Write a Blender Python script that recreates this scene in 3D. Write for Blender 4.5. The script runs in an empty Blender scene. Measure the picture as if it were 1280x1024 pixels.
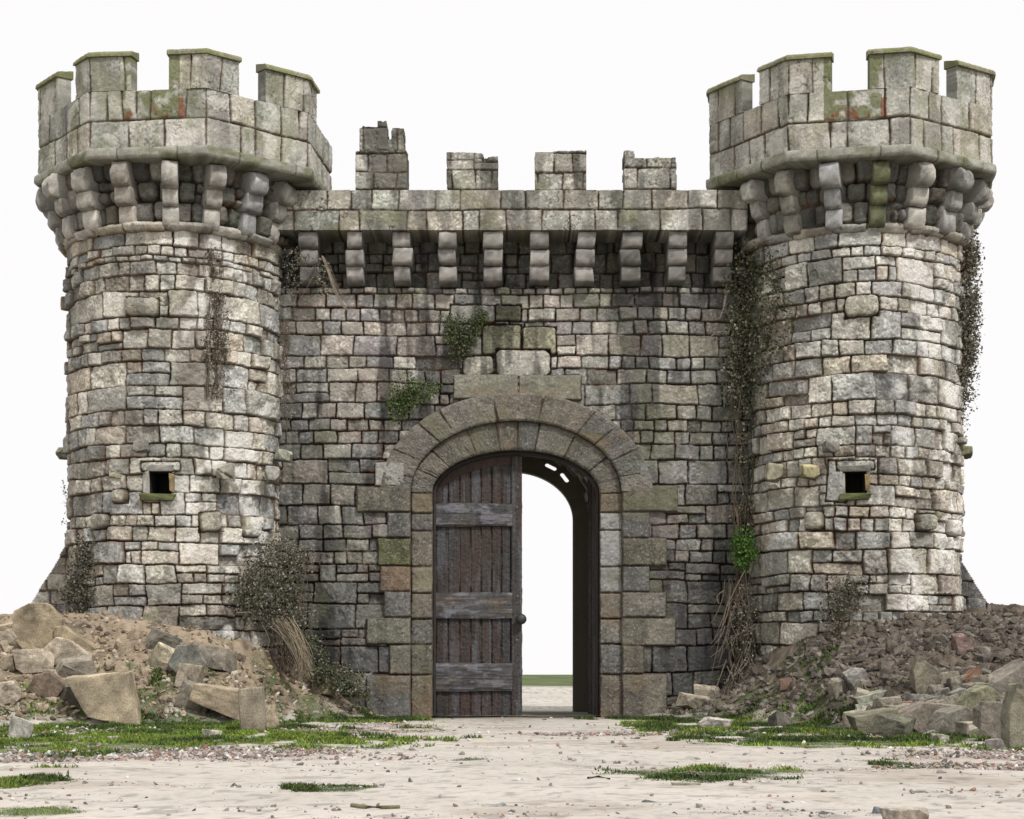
import bpy, bmesh, math, random
import numpy as np
from mathutils import Vector, noise as mnoise
from math import radians as R_, sin, cos, pi

F = 2160.0; CAMZ = 0.675
random.seed(7)
scn = bpy.context.scene
col = bpy.data.collections.new("castle_scene"); scn.collection.children.link(col)

def at(x, y, Y):                      # point seen at photo pixel x, y at distance Y
    return Vector(((x-640)*Y/F, Y, CAMZ+(843-y)*Y/F))
def wx(x, Y=27.0): return (x-640)*Y/F
def wz(y, Y=27.0): return CAMZ+(843-y)*Y/F

# ------------------------------------------------------------------ noise
_tab = {}
def vn(x, y, seed):
    if seed not in _tab: _tab[seed] = np.random.default_rng(seed).random((256, 256)).astype(np.float32)
    T = _tab[seed]
    xi = np.floor(x).astype(np.int64); yi = np.floor(y).astype(np.int64)
    fx = x-xi; fy = y-yi
    fx = fx*fx*(3-2*fx); fy = fy*fy*(3-2*fy)
    a = T[xi & 255, yi & 255]; b = T[(xi+1) & 255, yi & 255]
    c = T[xi & 255, (yi+1) & 255]; d = T[(xi+1) & 255, (yi+1) & 255]
    return (a*(1-fx)+b*fx)*(1-fy)+(c*(1-fx)+d*fx)*fy
def fbm(x, y, seed, octv=4, gain=.5):
    s = 0; a = 1; t = 0
    for k in range(octv):
        s = s+a*vn(x*2**k+17.3*k, y*2**k+9.1*k, seed+k*101); t += a; a *= gain
    return s/t
def sst(a, b, x):
    t = np.clip((x-a)/(b-a), 0, 1); return t*t*(3-2*t)
def lerp(a, b, t): return a+(b-a)*t

# ------------------------------------------------------------------ mesh accumulation
class MB:
    def __init__(s): s.v = []; s.f = []; s.c = []; s.n = 0
    def add(s, v, f, c):
        v = np.asarray(v, dtype=np.float32).reshape(-1, 3); f = np.asarray(f, dtype=np.int64)
        c = np.asarray(c, dtype=np.float32)
        if c.ndim == 1: c = np.tile(c[:3], (len(v), 1))
        if f.shape[1] == 3: f = np.hstack([f, np.full((len(f), 1), -1-s.n)])
        s.v.append(v); s.f.append(f+s.n); s.c.append(c.reshape(-1, 3)); s.n += len(v)
    def box(s, a, b, c):
        x0, y0, z0 = a; x1, y1, z1 = b
        V = [(x0,y0,z0),(x1,y0,z0),(x1,y1,z0),(x0,y1,z0),(x0,y0,z1),(x1,y0,z1),(x1,y1,z1),(x0,y1,z1)]
        s.add(V, [(0,3,2,1),(4,5,6,7),(0,1,5,4),(1,2,6,5),(2,3,7,6),(3,0,4,7)], c)
    def tube(s, pts, r0, r1, c, sides=5):
        pts = [Vector(p) for p in pts]; n = len(pts); V = []; Fc = []
        for i, p in enumerate(pts):
            d = (pts[min(i+1, n-1)]-pts[max(i-1, 0)]).normalized()
            a = d.orthogonal().normalized(); b = d.cross(a)
            r = r0+(r1-r0)*i/(n-1)
            for k in range(sides):
                t = 2*pi*k/sides; V.append(p+(a*cos(t)+b*sin(t))*r)
        for i in range(n-1):
            for k in range(sides):
                k2 = (k+1) % sides
                Fc.append((i*sides+k, i*sides+k2, (i+1)*sides+k2, (i+1)*sides+k))
        s.add([tuple(v) for v in V], Fc, c)
    def build(s, name, mat, parent=None, smooth=True, loc=None):
        V = np.vstack(s.v); Fc = np.vstack(s.f); C = np.vstack(s.c)
        if loc is not None: V = V-np.array(loc, dtype=np.float32)
        if parent is not None: V = V-np.array(root_of(parent).location, dtype=np.float32)
        me = bpy.data.meshes.new(name)
        tri = Fc[:, 3] < 0
        me.vertices.add(len(V)); me.vertices.foreach_set("co", V.ravel().astype(np.float32))
        order = np.concatenate([Fc[~tri].ravel(), Fc[tri][:, :3].ravel()]).astype(np.int32)
        nq = int((~tri).sum()); nt = int(tri.sum())
        me.loops.add(len(order)); me.loops.foreach_set("vertex_index", order)
        me.polygons.add(nq+nt)
        st = np.concatenate([np.arange(nq)*4, nq*4+np.arange(nt)*3]).astype(np.int32)
        me.polygons.foreach_set("loop_start", st)
        me.update(calc_edges=True)
        at_ = me.color_attributes.new("Col", 'FLOAT_COLOR', 'POINT')
        at_.data.foreach_set("color", np.hstack([np.clip(C, 0, 1), np.ones((len(C), 1))]).astype(np.float32).ravel())
        me.validate()
        me.polygons.foreach_set("use_smooth", [smooth]*len(me.polygons))
        me.materials.append(mat)
        o = bpy.data.objects.new(name, me); col.objects.link(o)
        if parent is not None: o.parent = parent
        if loc is not None: o.location = loc
        return o
def root_of(o):
    while o.parent: o = o.parent
    return o
def tag(o, label=None, cat=None, group=None, kind=None):
    if label: o['label'] = label
    if cat: o['category'] = cat
    if group: o['group'] = group
    if kind: o['kind'] = kind
    return o
def thing(name, label, cat, loc=(0, 0, 0), group=None):
    o = bpy.data.objects.new(name, None); col.objects.link(o); o.location = loc
    o.empty_display_size = .3
    return tag(o, label, cat, group)

# ------------------------------------------------------------------ materials
def material(name, grain=45, gamp=.35, bump=.5, bscale=55, rough=.93, fine=220, spec=.25, sub=None):
    m = bpy.data.materials.new(name); m.use_nodes = True; nt = m.node_tree; N = nt.nodes; L = nt.links
    b = N["Principled BSDF"]; b.inputs["Roughness"].default_value = rough
    b.inputs["Specular IOR Level"].default_value = spec
    at_ = N.new("ShaderNodeAttribute"); at_.attribute_name = "Col"
    tc = N.new("ShaderNodeTexCoord")
    n1 = N.new("ShaderNodeTexNoise"); n1.inputs["Scale"].default_value = grain; n1.inputs["Detail"].default_value = 7; n1.inputs["Roughness"].default_value = .7
    mp = N.new("ShaderNodeMapRange"); mp.inputs[1].default_value = .3; mp.inputs[2].default_value = .7
    mp.inputs[3].default_value = 1-gamp; mp.inputs[4].default_value = 1+gamp
    L.new(tc.outputs["Object"], n1.inputs["Vector"]); L.new(n1.outputs["Fac"], mp.inputs[0])
    mul = N.new("ShaderNodeVectorMath"); mul.operation = 'SCALE'
    L.new(at_.outputs["Color"], mul.inputs[0]); L.new(mp.outputs[0], mul.inputs["Scale"])
    L.new(mul.outputs[0], b.inputs["Base Color"])
    n2 = N.new("ShaderNodeTexNoise"); n2.inputs["Scale"].default_value = bscale; n2.inputs["Detail"].default_value = 8; n2.inputs["Roughness"].default_value = .75
    L.new(tc.outputs["Object"], n2.inputs["Vector"])
    bp = N.new("ShaderNodeBump"); bp.inputs["Strength"].default_value = bump; bp.inputs["Distance"].default_value = .012
    L.new(n2.outputs["Fac"], bp.inputs["Height"]); L.new(bp.outputs[0], b.inputs["Normal"])
    return m
M_stone = material("weathered_stone", grain=70, gamp=.42, bump=.95, bscale=60)
M_granite = material("granite", grain=110, gamp=.40, bump=.45, bscale=90)
M_earth = material("earth", grain=40, gamp=.4, bump=.8, bscale=40, rough=1)
M_sand = material("ground_surface", grain=38, gamp=.13, bump=.22, bscale=30, rough=1, spec=.1)
M_wood = material("old_wood", grain=25, gamp=.35, bump=.5, bscale=70, rough=.8)
M_rock = material("rock", grain=50, gamp=.45, bump=1., bscale=45)
M_iron = material("dark_iron", grain=40, gamp=.3, bump=.3, rough=.55, spec=.5)
M_leaf = material("leaf", grain=8, gamp=.3, bump=0, rough=.7)
M_grass = material("grass_blade", grain=3, gamp=.35, bump=0, rough=.7)
M_twig = material("dry_twig", grain=30, gamp=.3, bump=.3)
M_plastic = material("cloudy_plastic", grain=10, gamp=.1, bump=.1, rough=.35, spec=.5)

# ------------------------------------------------------------------ masonry
PAL_T = np.array([(.50,.475,.43),(.44,.43,.41),(.55,.53,.49),(.46,.41,.35),(.38,.38,.375),(.42,.40,.35),(.33,.32,.30),(.60,.57,.52),(.42,.42,.42),(.50,.45,.40)])
PAL_W = np.array([(.27,.26,.245),(.23,.225,.22),(.31,.30,.275),(.25,.235,.21),(.20,.197,.19),(.28,.26,.23),(.35,.335,.30),(.24,.225,.225),(.22,.218,.21),(.30,.27,.24)])
PAL_P = np.array([(.42,.41,.36),(.47,.455,.41),(.38,.375,.33),(.44,.41,.35),(.50,.48,.43),(.36,.36,.32)])
PAL_G = np.array([(.150,.138,.112),(.172,.158,.130),(.132,.124,.106),(.162,.144,.112),(.142,.136,.124)])
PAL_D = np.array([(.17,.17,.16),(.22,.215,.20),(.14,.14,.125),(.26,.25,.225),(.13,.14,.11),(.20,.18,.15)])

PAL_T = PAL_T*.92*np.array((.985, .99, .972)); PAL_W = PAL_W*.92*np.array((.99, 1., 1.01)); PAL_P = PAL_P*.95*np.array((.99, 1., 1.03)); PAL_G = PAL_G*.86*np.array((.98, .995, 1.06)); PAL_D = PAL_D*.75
class Field:
    def __init__(s, u0, u1, v0, v1, res, seed, warp=1.0):
        s.res = res; s.seed = seed
        nu = max(3, int((u1-u0)/res)+1); nv = max(3, int((v1-v0)/res)+1)
        s.u = np.linspace(u0, u1, nu); s.v = np.linspace(v0, v1, nv)
        s.U, s.V = np.meshgrid(s.u, s.v)
        U, V = s.U, s.V
        s.WU = U+warp*(.05*(fbm(U*1.7, V*2.5, seed+1, 3)-.5)+.018*(fbm(U*11, V*11, seed+2, 3)-.5))
        s.WV = V+warp*(.10*(fbm(U*.9, V*1.6, seed+3, 3)-.5)+.020*(fbm(U*9, V*9, seed+4, 3)-.5))
        s.D = np.full(U.shape, -.05); s.I = np.full(U.shape, -1, dtype=np.int64)
        s.LU = np.zeros(U.shape); s.LV = np.zeros(U.shape)
        s.st = []; s.rng = np.random.default_rng(seed)
    def stone(s, u0, u1, v0, v1, color, off=0., bulge=.012, r=.035, gap=.014, tu=None, tv=None, rough=.02, shear=None, force=False):
        g = s.rng
        i = len(s.st)
        s.st.append((color[0], color[1], color[2], off, bulge, g.normal(0, .02) if tu is None else tu,
                     g.normal(0, .025) if tv is None else tv, rough, g.random()))
        m = .09
        a, b = np.searchsorted(s.u, [u0-m, u1+m]); c, d = np.searchsorted(s.v, [v0-m, v1+m])
        if b <= a or d <= c: return
        S = (slice(c, d), slice(a, b))
        cu, cv = (u0+u1)/2, (v0+v1)/2; hu, hv = (u1-u0)/2-gap/2, (v1-v0)/2-gap/2
        r = min(r, hu*.95, hv*.95)
        sh = g.normal(0, .04) if shear is None else shear; sv = g.normal(0, .02) if shear is None else 0
        pu0 = s.WU[S]-cu; pv0 = s.WV[S]-cv
        pu = pu0+sh*pv0; pv = pv0+sv*pu0
        if force:
            ins = (np.abs(pu) < hu+gap) & (np.abs(pv) < hv+gap)
            s.D[S][ins] = -.05
        qu = np.abs(pu)-(hu-r); qv = np.abs(pv)-(hv-r)
        dd = -(np.hypot(np.maximum(qu, 0), np.maximum(qv, 0))+np.minimum(np.maximum(qu, qv), 0)-r)
        w = dd > s.D[S]
        s.D[S][w] = dd[w]; s.I[S][w] = i; s.LU[S][w] = pu[w]; s.LV[S][w] = pv[w]
    def lay(s, u0, u1, v0, v1, pal, hs=(.17, .44), ws=(.75, 2.1), off=.02, rough=.022, bulge=(.000, .011), split=.24, gapm=(.000, .011), rr=(.004, .032)):
        g = s.rng; v = v0
        while v < v1-.01:
            h = g.uniform(*hs)
            if g.random() < .18: h = g.uniform(hs[0]*.85, hs[0]*1.1)
            if v+h > v1-.08: h = v1-v
            u = u0-g.random()*.3
            while u < u1:
                w = np.clip(h*g.uniform(*ws), .20, .95)
                def put(a, b, c, d):
                    cl = pal[g.integers(len(pal))]*g.uniform(.82, 1.16)*(1+g.normal(0, .006, 3))
                    q_ = g.random(); ex = -.045 if q_ < .035 else (.045 if q_ > .95 else 0)
                    if ex < 0: cl = cl*.6
                    s.stone(a, b, c, d, cl, off=g.normal(0, off)+ex*(off > .012), bulge=g.uniform(*bulge), r=g.uniform(*rr), gap=g.uniform(*gapm), rough=rough*g.uniform(.5, 1.5))
                if h > .27 and g.random() < split:
                    k = g.uniform(.38, .62)
                    if g.random() < .5:
                        w = min(.9, w*1.3); put(u, u+w, v, v+h*k)
                        j = g.uniform(.35, .65); put(u, u+w*j, v+h*k, v+h); put(u+w*j, u+w, v+h*k, v+h)
                    else:
                        j = g.uniform(.35, .65); put(u, u+w*j, v, v+h*k); put(u+w*j, u+w, v, v+h*k); put(u, u+w, v+h*k, v+h)
                else: put(u, u+w, v, v+h)
                u += w
            v += h
    def finish(s, depth=.055, joint=(.055, .040, .028), rust=.5, lichen=.6, dirt=.5, crack=1.0, edge=.014, tone=None, post=None):
        U, V, D = s.U, s.V, s.D; q = s.seed
        st = np.array(s.st+[(0.2, .2, .2, 0, 0, 0, 0, 0, .5)])
        A = st[s.I]
        d = D+.014*(fbm(U*16, V*16, q+10, 3)-.5)
        m = sst(0, edge, d)
        n9 = fbm(U*7, V*7, q+11, 4)
        ridg = np.abs(fbm(U*3.2, V*3.2, q+12, 4)-.5)
        ck = crack*(1-sst(.002, .010, ridg))*(fbm(U*1.3, V*1.3, q+13, 2) > .5)
        H = -depth*(1-m)*(.7+.6*fbm(U*12, V*12, q+14, 2))+m*(A[..., 3]+A[..., 4]*(1-np.exp(-np.maximum(d, 0)/.045))+A[..., 5]*s.LU+A[..., 6]*s.LV+A[..., 7]*(n9-.5)*2.2)
        H = H+.020*(fbm(U*34, V*34, q+15, 3)-.5)-.012*ck*m
        c = A[..., :3]*np.array((1.0, .985, .955))
        blot = fbm(U*5, V*5, q+16, 4); c *= (1+.55*(blot-.5))[..., None]
        pit = fbm(U*38, V*38, q+17, 3); pa = sst(.40, .65, fbm(U*1.3, V*1.3, q+27, 3)); c *= (1-.42*sst(.60, .70, pit)*pa)[..., None]; c *= (1+.30*(fbm(U*18, V*45, q+28, 3)-.5))[..., None]
        sp = fbm(U*30, V*30, q+18, 2)*.6+fbm(U*2.2, V*2.2, q+19, 3)*.4
        lm = lichen*sst(.57, .66, sp); c = c*(1-lm[..., None])+lm[..., None]*np.minimum(c*1.55+.03, .8)
        stk = fbm(U*5, V*.6, q+20, 4)*.6+fbm(U*1.1, V*1.1, q+21, 3)*.4
        c *= (1-dirt*.9*sst(.50, .64, stk))[..., None]
        spd = sst(.58, .66, fbm(U*4.5, V*3.5, q+29, 5, .6)); c *= (1-.42*dirt*spd)[..., None]
        gwn = sst(.55, .66, fbm(U*1.7+5, V*1.0, q+30, 5, .6)); c = c*(1-.28*gwn[..., None])+.28*gwn[..., None]*c.mean(-1, keepdims=True)*np.array((.97, 1.0, .78))
        # brown edges near the joints
        eb = (1-sst(.002, .024, d+.02*(fbm(U*9, V*9, q+22, 3)-.5)))*.55
        c = c*(1-eb[..., None])+eb[..., None]*(c*np.array((.60, .50, .40)))
        ru = rust*sst(.60, .70, fbm(U*1.9, V*2.6, q+23, 3))*(1-sst(.0, .045, d))
        rust_c = np.array((.19, .105, .055))
        c = c*(1-ru[..., None])+ru[..., None]*rust_c
        c *= (1-.35*ck*m)[..., None]
        jm = (1-m); jc = np.array(joint)*(.55+.9*fbm(U*15, V*15, q+24, 2))[..., None]
        mo = sst(.46, .60, fbm(U*1.6, V*1.6, q+25, 4)); jc = jc*(1-.25*mo[..., None])+.25*mo[..., None]*np.array((.19, .17, .14)); H = H+.35*depth*mo*jm
        c = c*(1-jm[..., None])+jm[..., None]*jc
        if tone is not None: c = c*tone(U, V)[..., None]
        s.H = H; s.C = c; s.m = m
        if post: post(s)
        return s
def blend(s, mask, color, k=1.):
    mask = (mask*k)[..., None]; s.C = s.C*(1-mask)+mask*np.array(color)

def put_field(mb, s, mapf, mask=None, thick=None, inner=None, nseg=4, back=True, sidecol=None):
    P = mapf(s.U, s.V, s.H); nv, nu = s.U.shape
    idx = np.arange(nv*nu).reshape(nv, nu)
    Q = np.stack([idx[:-1, :-1], idx[:-1, 1:], idx[1:, 1:], idx[1:, :-1]], -1)
    qm = np.ones((nv-1, nu-1), bool) if mask is None else (mask[:-1, :-1] & mask[:-1, 1:] & mask[1:, 1:] & mask[1:, :-1])
    Q = Q[qm]
    if len(Q) == 0: return
    used = np.unique(Q); rm = np.full(nv*nu, -1); rm[used] = np.arange(len(used))
    Pf = P.reshape(-1, 3)[used]; Cf = s.C.reshape(-1, 3)[used]; Q = rm[Q]
    mb.add(Pf, Q, Cf)
    if thick is None: return
    In = inner(s.U, s.V, thick).reshape(-1, 3)[used]
    E = np.concatenate([Q[:, [0, 1]], Q[:, [1, 2]], Q[:, [2, 3]], Q[:, [3, 0]]])
    key = E[:, 0]*10**7+E[:, 1]; rk = E[:, 1]*10**7+E[:, 0]
    B = E[~np.isin(key, rk)]
    n = len(B)
    a = B[:, 0]; b = B[:, 1]
    Vs = []; Cs = []
    rg = np.random.default_rng(5)
    jit = np.stack([.03*(fbm(Pf[:, 0]*7+Pf[:, 1]*5+k*.9, Pf[:, 2]*7, 77, 3)-.5) for k in range(nseg+1)])
    for k in range(nseg+1):
        t = k/nseg
        for e in (a, b):
            p = Pf[e]*(1-t)+In[e]*t
            if 0 < k < nseg: p = p+jit[k][e][:, None]
            Vs.append(p); cc = Cf[e] if sidecol is None else np.tile(sidecol, (n, 1))
            Cs.append(cc*(.85+jit[k][e][:, None]*18))
    Fs = []
    for k in range(nseg):
        o = 2*n*k; r = np.arange(n)
        Fs.append(np.stack([o+r+n, o+r, o+2*n+r, o+3*n+r], -1))
    mb.add(np.vstack(Vs), np.vstack(Fs), np.vstack(Cs))
    if back: mb.add(In, Q[:, ::-1], Cf*.8)

# ------------------------------------------------------------------ camera, light, world
cam = bpy.data.cameras.new("camera"); co = bpy.data.objects.new("camera", cam); col.objects.link(co)
co.location = (0, 0, CAMZ); co.rotation_euler = (R_(90), 0, 0)
cam.sensor_width = 36; cam.lens = F/1280*36; cam.shift_y = 331/1280; cam.clip_end = 6000; cam.clip_start = .1
scn.camera = co
W = bpy.data.worlds.new("World"); scn.world = W; W.use_nodes = True
nt = W.node_tree; bg = nt.nodes["Background"]
sky = nt.nodes.new("ShaderNodeTexSky"); sky.sky_type = 'NISHITA'; sky.sun_disc = False
SUN_EL, SUN_AZ = R_(47), R_(146)          # azimuth measured from north (+Y) clockwise
sky.sun_elevation = SUN_EL; sky.sun_rotation = SUN_AZ
sc_ = nt.nodes.new("ShaderNodeVectorMath"); sc_.operation = 'SCALE'; sc_.inputs["Scale"].default_value = .10
nt.links.new(sky.outputs[0], sc_.inputs[0])
mx = nt.nodes.new("ShaderNodeMix"); mx.data_type = 'RGBA'; mx.inputs[0].default_value = .985   # thick bright cloud over the clear sky
mx.inputs[7].default_value = (1.0, .985, .99, 1)
nt.links.new(sc_.outputs[0], mx.inputs[6]); nt.links.new(mx.outputs[2], bg.inputs[0]); bg.inputs[1].default_value = 1.0
sl = bpy.data.lights.new("sun", 'SUN'); sl.energy = 2.8; sl.angle = R_(6); sl.color = (1, .975, .94)
so = bpy.data.objects.new("sun", sl); col.objects.link(so)
sd = Vector((sin(SUN_AZ)*cos(SUN_EL), cos(SUN_AZ)*cos(SUN_EL), sin(SUN_EL)))
so.rotation_euler = sd.to_track_quat('Z', 'Y').to_euler(); so.location = (8, -10, 20)
scn.view_settings.view_transform = 'Standard'; scn.view_settings.look = 'None'
scn.view_settings.exposure = 0; scn.view_settings.gamma = 1
scn.cycles.max_bounces = 5; scn.cycles.use_denoising = True

# ------------------------------------------------------------------ ground
def mound(X, Y, xs, hs, yt, yr):
    h = np.interp(X, xs, hs); a = np.interp(X, xs, yt); b = np.interp(X, xs, yr)
    t = np.clip((Y-a)/np.maximum(b-a, .3), 0, 1)
    p = t*(.55+.45*t)
    back = 1-sst(29.5, 36, Y)
    return h*p*back
LX = [-22, -14, -7.58, -6.87, -6.04, -5.1, -4.5, -4.03, -3.4, -2.84, -2.5, -2.1, -1.75]
LH = [0, 1.7, 1.56, 1.58, 1.52, 1.42, 1.34, 1.18, .86, .50, .28, .10, 0]
LT = [20, 21, 21.6, 22.0, 22.6, 23.0, 23.1, 23.4, 24.6, 25.4, 26.0, 26.4, 26.6]
LR = [26, 26, 25.7, 25.6, 25.5, 25.5, 25.5, 25.7, 26.6, 27, 27.1, 27.1, 27.1]
RX = [1.9, 2.4, 2.87, 3.3, 3.6, 3.95, 4.27, 4.86, 5.45, 6.04, 6.64, 7.1, 7.6, 14, 22]
RH = [0, .12, .30, .50, .75, 1.05, 1.18, 1.33, 1.46, 1.53, 1.56, 1.63, 1.70, 1.9, 0]
RT = [26.6, 26, 25.0, 24, 23.2, 22.4, 21.4, 19.6, 18.6, 18, 17.5, 17, 17, 17, 17]
RRr = [27.1, 27.1, 27, 27, 26.6, 26.3, 25.7, 25.6, 25.6, 25.6, 25.7, 25.8, 25.8, 26, 26]
def base_h(X, Y):
    return mound(X, Y, LX, LH, LT, LR)+mound(X, Y, RX, RH, RT, RRr)
def gz(X, Y):
    X = np.asarray(X, float); Y = np.asarray(Y, float)
    h = base_h(X, Y); near = 1-sst(40, 80, np.abs(Y)+np.abs(X))
    k = sst(.02, .4, h)
    rt = sst(0, 2, X)
    z = h+k*((.20*(fbm(X*.9, Y*.9, 501, 3)-.5))+(.13+.03*rt)*(fbm(X*3.2, Y*2.6, 502, 4)-.5)+(.045+.015*rt)*(fbm(X*13, Y*12, 503, 3)-.5))
    z = z+near*(.035*(fbm(X*.6, Y*.6, 504, 3)-.5)+.006*(fbm(X*5, Y*4, 505, 3)-.5))
    return z
def gz1(x, y): return float(gz(np.array([x]), np.array([y]))[0])
def onground(px, py, ymax=27.5):                # walk along a sight line to the terrain
    Y = np.arange(6.5, 60, .02); X = (px-640)*Y/F; Z = CAMZ-(py-843)*Y/F
    g = gz(X, Y); hit = np.nonzero(g >= Z)[0]
    k = hit[0] if len(hit) else len(Y)-1
    return X[k], min(Y[k], ymax), float(g[k])
# grass and rubble areas: ellipses on the ground (x, y, rx, ry in metres), from the photo's patches
def patch(px0, px1, py0, py1):
    Ya = F*CAMZ/(py1-843); Yb = F*CAMZ/max(py0-843, 1)
    Yc = (Ya+Yb)/2; k = F*CAMZ/((py0+py1)/2-843)
    return ((px0+px1)/2-640)*k/F, Yc, (px1-px0)/2*k/F, (Yb-Ya)/2
GR = [(-4.9, 19.5, 3.4, 5.2), (3.1, 22.0, 1.6, 4.2), (-4.6, 18.2, 2.9, 4.6), (-6.6, 17.5, 2.6, 3.8), (-2.3, 16.6, 1.5, 1.5), (-2.5, 25.0, 1.25, 1.9), (-1.75, 26.2, .6, .6), (-3.3, 21.5, 1.3, 2.4),
      patch(-60, 92, 970, 991), patch(-20, 128, 1006, 1020), patch(365, 472, 983, 992), patch(765, 1022, 960, 979), patch(560, 620, 948, 953),
      (3.4, 17.4, 1.5, 1.8), (5.2, 16.2, 1.4, 1.1), patch(1066, 1176, 947, 964), (2.7, 24.6, 1.3, 2.6), (3.5, 22.6, 1.3, 2.6), (1.95, 26.2, .6, .8), (4.3, 18.6, 1.4, 1.6), (1.55, 29.5, .35, .8)]
RB = [(-4.0, 14.2, 3.2, 1.3), (-6, 13.6, 2.2, 1.6), (-2.2, 20.5, 1.6, 1.6), (-2.4, 14.8, 1.2, 1.4), (4.8, 14.2, 2.0, 1.7), (5.6, 12.6, 1.6, 1.2), (2.6, 20.3, 1.3, 1.8), (3.6, 18.8, 1.2, .8), (-5.2, 20.6, 2.2, 1.4), (3.4, 12.8, .9, .6), (-1.6, 23, .8, .8), (.8, 19.5, 1.2, .6), (5.5, 15.6, 2, .5)]
def emask(L, X, Y, seed, soft=.45, amp=1.35):
    n = amp*(fbm(X*1.1, Y*.9, seed, 4)-.5)+.5*amp*(fbm(X*5, Y*4, seed+9, 3)-.5)
    m = np.full(np.shape(X), -9.)
    for (a, b, ra, rb) in L:
        e = 1-np.sqrt(((X-a)/ra)**2+((Y-b)/rb)**2); m = np.maximum(m, e)
    return sst(0, soft, m+n)
def gmask(X, Y): return emask(GR, X, Y, 611)*sst(.30, .42, fbm(X*2.2, Y*1.1, 615, 4)+.14*(base_h(X, Y) < .02)*(Y < 14))
def rmask(X, Y): return emask(RB, X, Y, 621, .6, 1.0)

def axis(parts):
    out = [parts[0][0]]
    for a, b, n in parts:
        out += list(np.linspace(a, b, n+1)[1:])
    return np.array(out)
gx = axis([(-3000, -300, 6), (-300, -40, 10), (-40, -13, 20), (-13, -8.2, 60), (-8.2, 8.2, 620), (8.2, 13, 60), (13, 40, 20), (40, 300, 10), (300, 3000, 6)])
gy = axis([(-300, -20, 8), (-20, 5, 25), (5, 7, 20), (7, 21, 460), (21, 27.6, 300), (27.6, 34, 120), (34, 60, 60), (60, 300, 60), (300, 4000, 20)])
X, Y = np.meshgrid(gx, gy); Z = gz(X, Y)
sand = np.array((.505, .465, .412)); C = np.ones(X.shape+(3,))*sand
C *= (1+.30*(fbm(X*.8, Y*1.5, 701, 4)-.5)+.12*(fbm(X*12, Y*9, 702, 3)-.5))[..., None]
st_ = sst(.56, .70, fbm(X*.8, Y*.9, 703, 5, .6)); C *= (1-.17*st_)[..., None]*np.array((1, .97, .93))**st_[..., None]
C *= (1-.14*sst(.60, .70, fbm(X*22, Y*13, 714, 2)))[..., None]
C *= (1-.30*sst(.64, .72, fbm(X*9, Y*7, 704, 3)))[..., None]
C *= (1-.38*sst(24.5, 27, Y)*(1-sst(31, 33, Y)))[..., None]*np.array((1, .97, .9))**(sst(26, 27, Y)*(1-sst(31, 33, Y)))[..., None]  # passage floor shadow and a browner tint put into the ground colour
h0 = base_h(X, Y)
dl = sst(.03, .35, h0+.25*(fbm(X*3, Y*3, 705, 3)-.5)*sst(.0, .1, h0))
tan = np.array((.27, .215, .155)); brn = np.array((.12, .097, .074))
dcol = np.where((X < 0)[..., None], tan, lerp(np.array((.2, .17, .13)), brn, sst(3.2, 4.6, X)[..., None]))
dcol = dcol*(1+.9*(fbm(X*5, Y*3, 706, 4)-.5)+.7*(fbm(X*22, Y*20, 707, 2)-.5))[..., None]*(1-.45*sst(.56, .68, fbm(X*7, Y*4, 712, 4)))[..., None]
C = C*(1-dl[..., None])+dl[..., None]*dcol
rm_ = rmask(X, Y)*(1-.6*dl)
rn = fbm(X*16, Y*11, 708, 2)
rc = np.array((.34, .27, .235))*(.35+1.3*rn)[..., None]
pk = sst(.55, .65, fbm(X*7, Y*5, 709, 3))[..., None]; rc = rc*(1-pk*.6)+pk*.6*np.array((.34, .20, .165))
C = C*(1-.8*rm_[..., None])+.8*rm_[..., None]*rc
gm_ = gmask(X, Y)
gc = np.array((.06, .085, .03))*(.6+.9*fbm(X*4, Y*4, 710, 3))[..., None]
gk = (gm_*(.5+.5*fbm(X*9, Y*6, 716, 2)))[..., None]; C = C*(1-gk)+gk*gc
far = sst(84, 104, Y+12*(fbm(X*.1, Y*.1, 711, 3)-.5))
far = np.maximum(far, sst(30, 60, np.abs(X)))
C = C*(1-far[..., None])+far[..., None]*np.array((.10, .125, .05))*(.5+1.0*fbm(X*.6, Y*.08, 717, 4))[..., None]
Z = Z+rm_*.015*(rn-.5)-.006*rm_
mb = MB(); idx = np.arange(X.size).reshape(X.shape)
Q = np.stack([idx[:-1, :-1], idx[:-1, 1:], idx[1:, 1:], idx[1:, :-1]], -1).reshape(-1, 4)
mb.add(np.stack([X, Y, Z], -1), Q, C.reshape(-1, 3))
ground = mb.build("ground", M_sand); tag(ground, kind="structure", label="sandy ground with earth mounds banked against the towers")

# ------------------------------------------------------------------ towers
def cyl(cx, cy, R):
    def f(U, V, H):
        a = U/R; r = R+H
        return np.stack([cx+r*np.sin(a), cy-r*np.cos(a), V+0*U], -1)
    return f
def octa(cx, cy, R, th):
    A = R*cos(pi/8); a = 2*R*sin(pi/8); t0 = R_(th)
    def f(U, V, H):
        k = np.round(U/a); s = U-k*a; b = t0+k*pi/4
        px = A*np.sin(b)+s*np.cos(b); py = -A*np.cos(b)+s*np.sin(b)
        w = .5*np.clip((np.abs(s)-(a/2-.05))/.05, 0, 1)*np.sign(s)
        nb = b+w*pi/4
        return np.stack([cx+px+H*np.sin(nb), cy+py-H*np.cos(nb), V+0*U], -1)
    def inner(U, V, t):
        P = f(U, V, 0*U); c = np.array((cx, cy)); P = P.copy()
        P[..., :2] = c+(P[..., :2]-c)*((A-np.asarray(t))/A)[..., None]
        return P
    return f, inner, a, A

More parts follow.
